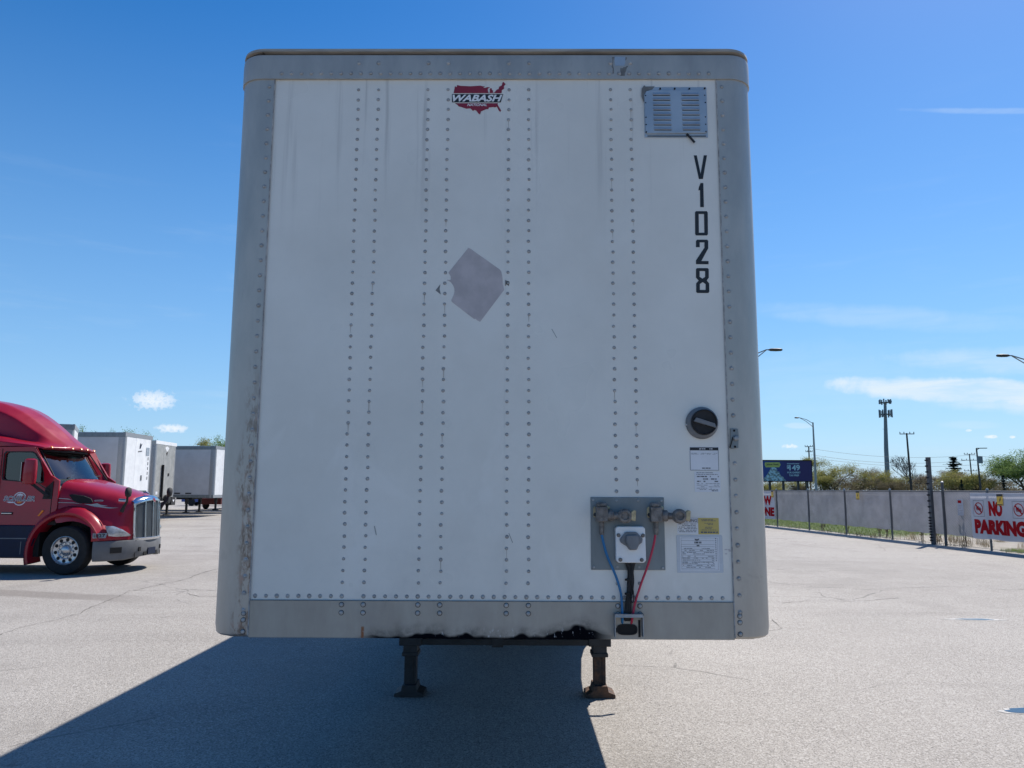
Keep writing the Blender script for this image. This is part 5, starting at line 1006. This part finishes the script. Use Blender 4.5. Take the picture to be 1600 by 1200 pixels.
# banners and plates hung on the fence
def fpl(a, b, off): p_ = fp(a, off, b); return p_
def banner(name, s_left, s_right, z0, z1, label, lines, marks=()):
    """s_left: far end (reads first)"""
    B_ = thing(name, label, 'banner', fp((s_left + s_right) / 2, 0, 0)); o0 = Vector(B_.location); w = s_left - s_right
    pos = lambda a, b, off=-.06: tuple(Vector(fp(s_left - a, off - .014 * math.sin(a * 4.3 + .6) * math.sin(math.pi * max(0, min(1, (b - z0) / (z1 - z0)))) , b)) - o0)
    mb = MB(); mb.loft([[pos(w * i / 24, z0 + (z1 - z0) * j / 8 - .012 * math.sin(w * i / 24 * 5) * (1 - j / 8)) for i in range(25)] for j in range(9)]); mb.build('sheet', M['banner'], B_, smooth=True, angle=180)
    for body, a0, a1, b0, b1, bold in lines: text_mb(body, (a0, b0, a1, b1), lambda a, b: pos(a, b, -.068), bold=bold).build('lettering', M['bannerred'], B_)
    for a_, b_ in marks:      # no-lorry roundel in a thin frame
        mb = MB(); mk = []
        cc = lambda r0: [(a_ + r0 * math.cos(t), b_ + r0 * math.sin(t)) for t in (2 * math.pi * i / 28 for i in range(28))]
        pp = lambda a, b, c: pos(a, b, -.067)
        mb.prism(cc(.190), 0, 0, pp, [cc(.162)]); q1, q2 = math.cos(R(45)) * .165, .016
        mb.prism([(a_ - q1 - q2, b_ + q1 - q2), (a_ - q1 + q2, b_ + q1 + q2), (a_ + q1 + q2, b_ - q1 + q2), (a_ + q1 - q2, b_ - q1 - q2)], 0, 0, lambda a, b, c: pos(a, b, -.072)); ro = mb.build('roundel', M['bannerred'], B_)
        mb = MB(); mb.prism([(a_ - .095, b_ - .03), (a_ + .02, b_ - .03), (a_ + .02, b_ + .07), (a_ - .095, b_ + .07)], 0, 0, lambda a, b, c: pos(a, b, -.069)).prism([(a_ + .03, b_ - .055), (a_ + .11, b_ - .055), (a_ + .11, b_ - .01), (a_ + .075, b_ + .035), (a_ + .03, b_ + .035)], 0, 0, lambda a, b, c: pos(a, b, -.069)).prism([(a_ - .09, b_ - .055), (a_ + .02, b_ - .055), (a_ + .02, b_ - .036), (a_ - .09, b_ - .036)], 0, 0, lambda a, b, c: pos(a, b, -.069)); mb.build('lorry_symbol', M['map_red'], ro)
        mb = MB(); mb.prism([(a_ - .235, b_ - .25), (a_ + .235, b_ - .25), (a_ + .235, b_ + .25), (a_ - .235, b_ + .25)], 0, 0, pp, [[(a_ - .225, b_ - .24), (a_ + .225, b_ - .24), (a_ + .225, b_ + .24), (a_ - .225, b_ + .24)]]); mb.build('roundel_frame', M['print'], B_)
    return B_
banner('no_parking_banner', 2.04, -.40, .34, 1.755, 'white banner with red NO PARKING lettering and no-truck symbols at the right edge', [('NO', .80, 1.40, 1.05, 1.51, .07), ('PARKING', .14, 2.30, .49, .94, .07)], [(.37, 1.27), (2.06, 1.27)])
banner('tow_zone_banner', 19.33, 16.72, .36, 1.755, 'white banner with red TOW ZONE lettering, cut off by the big trailer', [('TOW', .22, 2.29, 1.06, 1.54, .06), ('ZONE', .12, 2.53, .50, .96, .06)])
def warning_plate(s_, z, label):
    B_ = thing('warning_sign', label, 'sign', fp(s_, 0, 0), 0, 'small yellow electric fence signs'); o0 = Vector(B_.location); pos = lambda a, b, c: tuple(Vector(fp(s_ - a, -.085 - c, z + b)) - o0)
    MB().prism([(-.125, -.17), (.125, -.17), (.125, .17), (-.125, .17)], 0, .006, pos).build('sign_plate', M['signyellow'], B_)
    mb = MB(); mb.prism([(-.125, .10), (.125, .10), (.125, .17), (-.125, .17)], .0075, .0075, pos).prism([(-.02, -.03), (.02, .07), (.06, .07), (.03, .02), (.06, .02), (-.03, -.10), (0, -.03)], .0075, .0075, pos).prism([(-.11, -.16), (.11, -.16), (.11, -.13), (-.11, -.13)], .0075, .0075, pos); mb.build('sign_print', M['ink'], B_)
warning_plate(16.90, 1.63, 'small yellow warning plate on the corner of the TOW ZONE banner')
warning_plate(8.73, 1.62, 'small yellow warning plate alone on the grey screen in mid fence')
warning_plate(.69, 1.55, 'small yellow warning plate above the O of NO PARKING')
B_ = thing('notice_sign', 'narrow pale notice with red heading on the grey screen near the tall post', 'sign', fp(2.55, 0, 0)); o0 = Vector(B_.location); pos = lambda a, b, c: tuple(Vector(fp(2.55 - a, -.05 - c, 1.28 + b)) - o0)
MB().prism([(-.14, -.26), (.14, -.26), (.14, .26), (-.14, .26)], 0, .008, pos).build('sign_plate', M['banner'], B_)
mb = MB(); mb.prism([(-.11, .14), (.06, .14), (.06, .23), (-.11, .23)], .0095, .0095, pos); mb.build('sign_heading', M['bannerred'], B_)
mb = MB()
for k in range(6): mb.prism([(-.10, .06 - k * .055), (.10 - .03 * (k % 3), .06 - k * .055), (.10 - .03 * (k % 3), .085 - k * .055), (-.10, .085 - k * .055)], .0095, .0095, pos)
mb.build('sign_print', M['residue'], B_)

# grass, weeds along and behind the fence
rnd = random.Random(5)
def tufts(name, mt, n_, smin, smax, omin, omax, hmin, hmax, w, cl=0):
    vs, fs = [], []
    cs = [(rnd.uniform(smin, smax), rnd.uniform(omin, omax)) for _ in range(cl)] if cl else None
    for _ in range(n_):
        s_, o_ = (rnd.uniform(smin, smax), rnd.uniform(omin, omax)) if not cl else (lambda q_: (q_[0] + rnd.gauss(0, .12), q_[1] + rnd.gauss(0, .1)))(rnd.choice(cs))
        p_ = Vector(fp(s_, o_, .0)); h = rnd.uniform(hmin, hmax); a = rnd.uniform(0, 6.28); d = Vector((math.cos(a), math.sin(a), 0)); t = Vector((rnd.gauss(0, .25) * h, rnd.gauss(0, .25) * h, h)); b = len(vs)
        vs += [tuple(p_ - d * w), tuple(p_ + d * w), tuple(p_ + t * .6 + d * w * .7), tuple(p_ + t)]; fs += [(b, b + 1, b + 2), (b, b + 2, b + 3)]
    me = bpy.data.meshes.new(name); me.from_pydata(vs, [], fs); return link(name, me, mt, None, 'stuff')
prop(tufts('grass', M['grass'], 9000, 8.5, 32, .15, 5, .05, .16, .010), 'bright green grass at the foot of the fence')
tufts('grass', M['grass'], 2500, -8, 1.2, .12, .6, .04, .14, .010)
tufts('weeds', M['weed'], 2600, -8, 7, .25, 5, .10, .45, .006, 90)
tufts('weeds', M['weed'], 700, -8, 30, -.10, .10, .05, .25, .006, 60)
# tall weed stalks that show as dark shapes through the screen
for s_, o_, h, sd_ in ((8.25, .5, 1.0, 1), (10.6, .45, .95, 2), (7.9, .6, .8, 3), (5.4, .4, .8, 4), (2.85, .25, 1.25, 5), (4.4, .35, .7, 6), (12.6, .35, .5, 7)):
    r2 = random.Random(sd_); b_ = Vector(fp(s_, o_, 0)); mb = MB()
    for j in range(4):
        t = Vector((r2.gauss(0, .10), r2.gauss(0, .16), 1)) * h * r2.uniform(.7, 1); P_ = [Vector((r2.uniform(-.05, .05), r2.uniform(-.08, .08), 0))]; P_ += [P_[0] + t * k / 4 + Vector((r2.gauss(0, .015), r2.gauss(0, .02), 0)) for k in range(1, 5)]
        mb.tube(P_, [.010, .009, .008, .007, .004], 5)
        for k in range(14):
            q_ = P_[1].lerp(P_[4], r2.random()); d = Vector((r2.uniform(-1, 1), r2.uniform(-1, 1), r2.uniform(0, 1))) * .10; n2 = Vector((-d.y, d.x, .02)) * .3; mb.add([q_, q_ + d * .5 + n2, q_ + d, q_ + d * .5 - n2], [(0, 1, 2, 3)])
    lab = {1: 'dark tall weed behind the screen below the lone yellow plate', 2: 'dark tall weed behind the screen, left of the yellow plate', 3: 'short weed behind the screen right of the yellow plate', 4: 'dark weed behind the screen left of the tall square post', 5: 'bushy dark weed behind the screen below the pale notice', 6: 'low weed behind the screen between the tall post and its left neighbour', 7: 'small weed in the grass by the second fence bay'}[sd_]
    w_ = thing('weed', lab, 'weed', b_, 0, 'weeds behind the fence'); mb.build('stalks', M['weed'], w_)

# ---------------------------------------------------------------- beyond the fence
GZ = -.35
bb = thing('billboard', 'blue and violet roadside billboard with $149 tax offer, beyond the fence', 'billboard', (39.6, 116, GZ), R(1.5))
BW, BB, BT = 5.9, 3.62, 6.68
MB().box(-BW, BW, 0, .25, BB, BT).build('panel', M['billboard'], bb)
MB().box(-BW - .08, BW + .08, -.05, .30, BT, BT + .16).box(-BW - .08, BW + .08, -.05, .30, BB - .12, BB).box(BW, BW + .08, -.04, .3, BB, BT).build('frame', M['dark'], bb)
for x in (-5.2, -3.0, -.6, 1.5, 3.8, 5.2): MB().box(x - .15, x + .15, .1, .4, 0, BB - .1).build('post', M['darkpole'], bb)
BF = lambda a, b: (a, -.012, b)
mb = MB(); mb.prism([(-1.30, 6.45), (.95, 6.48), (1.12, 6.10), (.90, 5.72), (-1.22, 5.70), (-1.36, 6.05)], -.006, -.006, XZ(0)); lt = mb.build('lime_tag', M['lime'], bb)
text_mb('Jackson Hewitt', (-1.10, 5.92, .82, 6.32), BF, bold=.02).build('tag_lettering', M['ink'], lt)
mb = MB(); mb.prism([(-1.9, 3.66), (-1.1, 4.5), (-.75, 5.05), (-.45, 5.55), (-.1, 5.42), (.2, 5.62), (.45, 5.2), (.8, 4.95), (1.05, 4.5), (1.35, 4.2), (1.9, 3.66)], -.006, -.006, XZ(0)); mh = mb.build('money_heap', M['money'], bb)
r9 = random.Random(4); nt = (MB(), MB())
for k in range(90):
    z = 3.72 + 1.85 * r9.random() ** 1.6; hw = 1.85 * (5.75 - z) / 2.1 * .9; x = r9.uniform(-hw, hw); a = r9.uniform(-.9, .9); ca, sa = math.cos(a), math.sin(a); w_, h_ = .24, .10
    nt[k % 2].add([(x + i * w_ * ca - j * h_ * sa, -.0085 - k * .00002, z + i * w_ * sa + j * h_ * ca) for i, j in ((-1, -1), (1, -1), (1, 1), (-1, 1))], [(0, 1, 2, 3)])
nt[0].build('banknotes', M['paleblue'], mh, kind='stuff'); nt[1].build('banknotes', M['money'], mh, kind='stuff')
for body, bx_ in (('$', (2.06, 5.45, 2.42, 6.05)), ('149', (2.44, 5.22, 4.10, 6.08)), ('FOR EXPERT', (2.1, 4.78, 4.15, 5.05)), ('TAX PREP', (2.35, 4.35, 3.9, 4.62)), ('EY', (-3.2, 5.50, -2.32, 6.12)), ('AY', (-3.25, 4.78, -2.40, 5.40))):
    text_mb(body, bx_, BF, bold=.03).build('lettering', M['paleblue'], bb)

mb = MB()
for k in range(16): mb.add([(2.12 + k * .12, -.012, 6.2), (2.20 + k * .12, -.012, 6.2), (2.20 + k * .12, -.012, 6.34), (2.12 + k * .12, -.012, 6.34)], [(0, 1, 2, 3)])
mb.build('small_print', M['paleblue'], bb, kind='stuff')

def street_light(x, y, top, reach, head_dz, label, side=-1, r=.10, z0=GZ, bend=True):
    s_ = thing('street_lamp', label, 'street lamp', (x, y, z0), 0, 'street lamps over the fence'); h = top - z0
    MB().tube([(0, 0, 0), (0, 0, h * .5), (0, 0, h)], [r * 1.25, r, r * .62], 10).build('pole', M['concrete'], s_, smooth=True)
    arm = MB(); P_ = [(0, 0, h - .12), (side * reach * .35, 0, h + head_dz * .60), (side * reach * .72, 0, h + head_dz), (side * reach * .80, 0, h + head_dz)]
    arm.tube(P_, .035, 6).tube([(0, 0, h - .55), (side * reach * .40, 0, h + head_dz * .30), (side * reach * .72, 0, h + head_dz - .02)], .03, 6).build('arm', M['concrete'], s_, smooth=True)
    mb = MB(); rr = []
    for t, w, d in ((.76, .06, .05), (.80, .13, .10), (.90, .17, .11), (.98, .13, .09), (1.0, .05, .05)): rr.append([(side * reach * t, w * math.cos(q_), h + head_dz + d * (math.sin(q_) * .8)) for q_ in (2 * math.pi * i / 10 for i in range(10))])
    mb.loft(rr, closed=True, caps=True); mb.build('lamp_head', M['darkpole'], s_, smooth=True, angle=60)
    return s_
street_light(35.25, 88, 9.85, 2.15, .55, 'street lamp with a leftward arm standing right of the billboard', -1, .13)
street_light(12.0, 40, 8.55, 3.3, 1.25, 'street lamp whose arm reaches out from behind the big trailer', 1, .11)
street_light(30.6, 40, 8.6, 3.1, .90, 'street lamp reaching in from the right edge of the picture', -1, .11)
s_ = thing('lot_lamp', 'dark slim lot lamp with a flat head and a box on its pole', 'street lamp', (59.9, 97, GZ))
MB().tube([(0, 0, 0), (-.2, 0, 7.7)], [.13, .09], 8).build('pole', M['darkpole'], s_, smooth=True)
MB().bar((-.2, 0, 7.7), (1.15, 0, 7.72), .16, .10).bar((-.2, 0, 7.45), (.15, 0, 7.68), .06, .06).build('lamp_head', M['darkpole'], s_)
MB().box(-.34, .30, -.35, -.15, 5.75, 6.65).build('pole_box', M['plate'], s_)

tw = thing('cell_tower', 'tall grey cell tower with two rings of antennas above the trees', 'tower', (112.1, 232, GZ))
MB().tube([(0, 0, 0), (.2, 0, 15), (.72, 0, 28.8)], [.78, .62, .40], 12).build('mast', M['plate'], tw, smooth=True)
for z, rr, n_, hh in ((29.3, 1.6, 8, 1.7), (25.7, 1.75, 12, 2.6)):
    pf = MB(); pf.tube([(.7 + rr * .8 * math.cos(t), rr * .8 * math.sin(t), z - .3) for t in (2 * math.pi * i / 12 for i in range(13))], .10, 5)
    for k in range(3): pf.bar((.7, 0, z - .3), (.7 + rr * .85 * math.cos(2.1 * k + .3), rr * .85 * math.sin(2.1 * k + .3), z - .3), .14, .14)
    pfo = pf.build('platform', M['darkpole'], tw)
    for k in range(n_):
        t = 2 * math.pi * k / n_ + .15; x, y = .7 + rr * math.cos(t), rr * math.sin(t); hz = hh * (.8 + .2 * ((k * 7) % 3) / 2)
        MB().box(x - .16, x + .16, y - .12, y + .12, z - hz / 2, z + hz / 2 - .1).build('antenna', M['plate'], pfo)
MB().lathe([(.62, 0), (.6, .1), (0, .12)], (2.0, -.4, 29.3), (0, -1, 0), 14).build('dish', M['plate'], tw)
MB().bar((-.6, 0, 20.9), (1.2, 0, 20.9), .06, .06).build('step_bar', M['darkpole'], tw)

def utility(x, y, top, label, arms, lean=0.):
    u_ = thing('utility_pole', label, 'utility pole', (x, y, GZ), R(-8), 'utility poles among the trees'); h = top - GZ
    MB().tube([(0, 0, 0), (lean, 0, h)], [.20, .13], 8).build('pole', M['wood'], u_, smooth=True)
    for dz, w in arms:
        a_ = MB().bar((lean - w, -.12, h - dz), (lean + w, -.12, h - dz), .12, .12).build('cross_arm', M['wood'], u_)
        for k in (-.95, -.4, .4, .95): MB().lathe([(.05, 0), (.07, .08), (.05, .16), (.08, .2), (.04, .3), (0, .32)], (lean + w * k, -.12, h - dz + .05), (0, 0, 1), 7).build('insulator', M['darkpole'], a_)
    return u_
utility(62.6, 120, 11.0, 'wooden utility pole with a single cross arm beside the bare tree', ((.15, 1.1),), -.2)
utility(107.4, 180, 10.6, 'wooden utility pole with three cross arms left of the slim lot lamp', ((.1, 1.2), (1.5, 1.9), (4.0, 1.4)), -.3)
utility(63.6, 165, 11.4, 'distant utility pole peeking out above the right end of the billboard', ((.1, .8), (1.2, .7)), 0)
def power_line(p, q, sag, label):
    w_ = thing('power_line', label, 'power line', ((p[0] + q[0]) / 2, (p[1] + q[1]) / 2, GZ), 0, 'overhead wires'); o0 = Vector(w_.location); p, q = Vector(p), Vector(q)
    MB().tube([p.lerp(q, t / 24) - o0 - Vector((0, 0, sag * 4 * (t / 24) * (1 - t / 24))) for t in range(25)], .028, 4).build('wire', M['plate'], w_)
for k, (z0, z1, s_) in enumerate(((10.4, 10.3, 1.2), (9.0, 9.2, 1.3), (8.3, 8.0, 1.0))):
    power_line((63.6 + k * .4, 165, z0 + .6), (107.1 + k * .3, 180, z1), s_, ('top overhead wire across the treetops', 'middle overhead wire across the treetops', 'lowest overhead wire across the treetops')[k])
    power_line((107.1 + k * .3, 180, z1), (190, 205, z1 + 1), s_ * 1.4, ('top overhead wire running off to the right', 'middle overhead wire running off to the right', 'lowest overhead wire running off to the right')[k])

# ---------------------------------------------------------------- trees
def tree_meshes(kind, seed, h, w):
    """trunk mesh and crown mesh, origin at the foot"""
    r_ = random.Random(seed); tr, cv, cf = MB(), [], []
    def leaf(p, s_, flat=.5):
        a = Vector((r_.gauss(0, 1), r_.gauss(0, 1), r_.gauss(0, flat))).normalized(); b = a.cross(Vector((r_.gauss(0, 1), r_.gauss(0, 1), r_.gauss(0, 1)))).normalized(); k = len(cv)
        cv.extend([tuple(p - a * s_), tuple(p + b * s_ * .6), tuple(p + a * s_), tuple(p - b * s_ * .6)]); cf.append((k, k + 1, k + 2, k + 3))
    def twig(p, q, w_):
        d = q - p; n_ = d.cross(Vector((r_.gauss(0, 1), r_.gauss(0, 1), r_.gauss(0, 1)))).normalized() * w_; k = len(cv); cv.extend([tuple(p - n_), tuple(p + n_), tuple(q)]); cf.append((k, k + 1, k + 2))
    if kind == 'conifer':
        tr.tube([(0, 0, 0), (0, 0, h * .5), (0, 0, h * .97)], [w * .05, w * .035, .02], 7)
        lv = int(h * 3.2)
        for i in range(lv):
            t = (i + r_.random() * .5) / lv; z = h * (.06 + .92 * t); R0 = w * .5 * (1 - t) ** .9 * r_.choice((.45, .8, 1.1, 1.25)) + .03
            for k in range(9):
                a = r_.uniform(0, 6.28); L = R0 * r_.uniform(.6, 1.0); d = Vector((math.cos(a), math.sin(a), -.22 + .3 * t))
                for m_ in range(7):
                    p = Vector((0, 0, z)) + d * L * (m_ + .6) / 7
                    for _q in range(3): leaf(p + Vector((r_.gauss(0, .05), r_.gauss(0, .05), r_.gauss(0, .05))), .05 + .07 * (1 - m_ / 9), .3)
        return tr.mesh('trunk', True), (cv, cf)
    tips = []
    def grow(p, d, L, rad, lev):
        n_ = 4; P_ = [p]; dd = d.copy()
        for k in range(n_):
            dd = (dd + Vector((r_.gauss(0, .12), r_.gauss(0, .12), r_.gauss(0, .06) + .05))).normalized(); P_.append(P_[-1] + dd * L / n_)
        if lev < 3: tr.tube(P_, [rad * (1 - .55 * k / n_) for k in range(n_ + 1)], 6 if lev == 0 else 4, caps=False)
        else:
            for k in range(n_): twig(P_[k], P_[k + 1] + (P_[k + 1] - P_[k]) * .2, max(.018, rad))
        tips.append((P_[-1], lev)); tips.append((P_[-2], lev))
        if lev < (5 if kind == 'bare' else 4):
            for k in range(r_.choice((3, 4)) if lev else r_.choice((4, 5, 6))):
                t = r_.uniform(.35, 1) if lev else r_.uniform(.25, 1); q = P_[0].lerp(P_[-1], t) if lev > 1 else P_[min(n_, 1 + int(t * (n_ - .01)))]
                a = r_.uniform(0, 6.28); sp = r_.uniform(.45, .95); nd = (dd * .7 + Vector((math.cos(a) * sp * w / h * 1.5, math.sin(a) * sp * w / h * 1.5, r_.uniform(.0, .5)))).normalized()
                grow(q, nd, L * r_.uniform(.52, .72), rad * .48, lev + 1)
    for _ in range(3 if kind == 'bush' else 1):
        a = r_.uniform(0, 6.28); grow(Vector((math.cos(a) * .3 * (kind == 'bush'), math.sin(a) * .3 * (kind == 'bush'), 0)), Vector((math.cos(a) * .35 * (kind == 'bush'), math.sin(a) * .35 * (kind == 'bush'), 1)).normalized(), h * (.46 if kind != 'bush' else .38), h * .022 * (.7 if kind == 'bush' else 1), 0)
    if kind != 'bare':
        T_ = [p for p, l_ in tips if l_ >= 2]; n_ = int({'full': 17000, 'bud': 9500, 'bush': 14000}[kind])
        for _ in range(n_):
            p = r_.choice(T_); leaf(p + Vector((r_.gauss(0, 1), r_.gauss(0, 1), r_.gauss(0, .8))) * h * .04, r_.uniform(.03, .07) * (1.0 if kind != 'full' else 1.15) * h / 6.5)
    zs = max(max((p_[2] for p_ in cv), default=1), max(v_[2] for v_ in tr.v)); k = h / zs
    xs = sorted(abs(p_[0]) for p_ in cv); kx = (w / 2) / max(.5, xs[int(len(xs) * .97)])
    sc = lambda p_: (p_[0] * kx, p_[1] * kx, p_[2] * k)
    tr.v = [sc(p_) for p_ in tr.v]; cv = [sc(p_) for p_ in cv]
    return tr.mesh('trunk', True), (cv, cf)
TM = {}
def tree(kind, var, x, y, h, w, leaf, name, label, group, z0=GZ, rz=None):
    key = (kind, var)
    if key not in TM:
        tm2, (cv, cf) = tree_meshes(kind, 100 + var * 17 + len(kind), 6.5, 5.0 if kind != 'conifer' else 2.6); me = bpy.data.meshes.new('crown'); me.from_pydata(cv, [], cf); TM[key] = (tm2, me)
    tm2, cm = TM[key]; t_ = thing(name, label, 'tree', (x, y, z0), rz if rz is not None else random.uniform(0, 6.28), group)
    sx = w / (5.0 if kind != 'conifer' else 2.6); sc = Vector((sx, sx, (h) / 6.5))
    for nm, me, mt in (('trunk', tm2, M['bark']), ('crown', cm, M[leaf])):
        o_ = bpy.data.objects.new(nm, me); COL.objects.link(o_); o_.parent = t_; o_.scale = sc
        if not me.materials: me.materials.append(mt)
        o_.material_slots[0].link = 'OBJECT'; o_.material_slots[0].material = mt
    return t_
GR = 'trees beyond the fence'
tree('bud', 0, 51.00, 134.0, 8.54, 5.22, 'leaf_yellow', 'budding_tree', 'pale green budding tree rising behind the right end of the billboard', GR)
tree('bush', 1, 52.26, 126.0, 7.12, 7.91, 'leaf_yellow', 'budding_tree', 'broad yellow-green tree just right of the billboard and street lamp', GR)
tree('bud', 1, 62.45, 140.0, 6.97, 6.15, 'leaf_brown', 'bare_tree', 'thin half-bare tree between the two yellow-green trees', GR)
tree('bush', 2, 60.79, 128.0, 6.15, 7.15, 'leaf_yellow', 'budding_tree', 'yellow-green tree left of the foot of the cell tower', GR)
tree('bush', 0, 60.83, 122.0, 4.74, 5.78, 'leaf_brush', 'brushy_tree', 'low grey-brown thicket at the foot of the cell tower', GR)
tree('bare', 0, 67.99, 130.0, 8.42, 7.27, 'bark', 'bare_tree', 'tall bare tree behind the single cross-arm utility pole', GR)
tree('bud', 2, 74.63, 138.0, 5.67, 6.29, 'leaf_brown', 'bare_tree', 'low brown tree left of the tall square fence post', GR)
tree('bud', 3, 74.40, 132.0, 5.98, 6.24, 'leaf_brown', 'bare_tree', 'brown half-bare tree right behind the tall square fence post', GR)
tree('conifer', 0, 86.35, 150.0, 9.27, 9.12, 'leaf_conifer', 'conifer', 'ragged dark conifer standing above the other trees', GR)
tree('bush', 3, 66.41, 112.0, 5.81, 7.99, 'leaf_yellow', 'budding_tree', 'bright yellow-green tree in front of the ragged conifer', GR)
tree('conifer', 1, 61.43, 104.0, 3.88, 1.94, 'leaf_conifer', 'conifer', 'small dark conifer before the bright yellow-green tree', GR)
tree('bare', 1, 87.10, 140.0, 5.89, 8.26, 'bark', 'bare_tree', 'spreading bare tree behind the slim lot lamp', GR)
tree('bud', 1, 78.15, 128.0, 4.71, 5.40, 'leaf_brown', 'bare_tree', 'low brown tree at the foot of the slim lot lamp', GR)
tree('conifer', 2, 64.72, 100.0, 4.51, 2.04, 'leaf_conifer', 'conifer', 'small dark conifer over the NO PARKING banner', GR)
tree('full', 1, 74.51, 112.0, 8.68, 9.92, 'leaf_green', 'leafy_tree', 'big grey-green leafy tree at the right edge', GR)
tree('bush', 1, 45.16, 130.0, 4.18, 6.59, 'leaf_yellow', 'budding_tree', 'yellow-green bush seen under the billboard', GR)
tree('bush', 3, 50.11, 134.0, 4.03, 5.20, 'leaf_brush', 'brushy_tree', 'dull brown bush seen under the right end of the billboard', GR)
tree('bush', 0, 63.13, 146.0, 5.69, 7.38, 'leaf_brush', 'brushy_tree', 'brown brush right of the broad yellow-green tree', GR)
tree('bush', 2, 72.39, 142.0, 4.93, 7.18, 'leaf_brush', 'brushy_tree', 'brown brush below the tall bare tree', GR)
tree('bush', 1, 75.40, 120.0, 4.16, 7.10, 'leaf_brush', 'brushy_tree', 'olive brush between the slim lot lamp and the small conifer', GR)
tree('full', 1, -64.32, 112.0, 11.93, 4.25, 'leaf_green', 'budding_tree', 'thin budding tree top above the white trailer behind the truck cab', 'treetops behind the parked trailers')
tree('bud', 3, -62.98, 116.0, 11.48, 2.99, 'leaf_green', 'budding_tree', 'sparse tree top above the middle of the nearest parked trailer', 'treetops behind the parked trailers')
tree('bud', 1, -57.98, 112.0, 11.37, 4.44, 'leaf_green', 'budding_tree', 'thin tree top above the nose of the nearest parked trailer', 'treetops behind the parked trailers')
tree('full', 0, -49.09, 112.0, 9.96, 5.00, 'leaf_yellow', 'budding_tree', 'green bushy tree top behind the farthest parked trailer', 'treetops behind the parked trailers')
tree('full', 1, -42.56, 108.0, 10.08, 5.57, 'leaf_green', 'budding_tree', 'green tree top touching the left edge of the big trailer', 'treetops behind the parked trailers')
# low brush filling the gaps along the far side: one mass
rnd = random.Random(21); vs, fs = [], []
def brush(x0, y0, x1, y1, n_, zmax, dep):
    for _ in range(n_):
        t = rnd.random(); x = x0 + (x1 - x0) * t; y = y0 + (y1 - y0) * t + rnd.uniform(0, dep); zm = zmax * (.55 + .45 * math.sin(t * 31 + math.sin(t * 13) * 2) ** 2) ; z = GZ + zm * rnd.random() ** 1.3
        s_ = rnd.uniform(.07, .20); a = Vector((rnd.gauss(0, 1), rnd.gauss(0, 1), rnd.gauss(0, 1))).normalized() * s_; b = Vector((rnd.gauss(0, 1), rnd.gauss(0, 1), rnd.gauss(0, 1))).normalized() * s_ * rnd.choice((.25, .5, .8)); k = len(vs)
        vs.extend([(x - a.x, y - a.y, z - a.z), (x + b.x, y + b.y, z + b.z), (x + a.x, y + a.y, z + a.z), (x - b.x, y - b.y, z - b.z)]); fs.append((k, k + 1, k + 2, k + 3))
brush(25, 150, 150, 150, 60000, 5.2, 14); brush(50, 124, 130, 121, 42000, 4.4, 8)
brush(-200, 124, 20, 124, 60000, 4.2, 12)
me = bpy.data.meshes.new('undergrowth'); me.from_pydata(vs, [], fs); prop(link('undergrowth', me, M['leaf_brush'], None, 'stuff'), 'grey-brown brush filling the foot of the treeline')
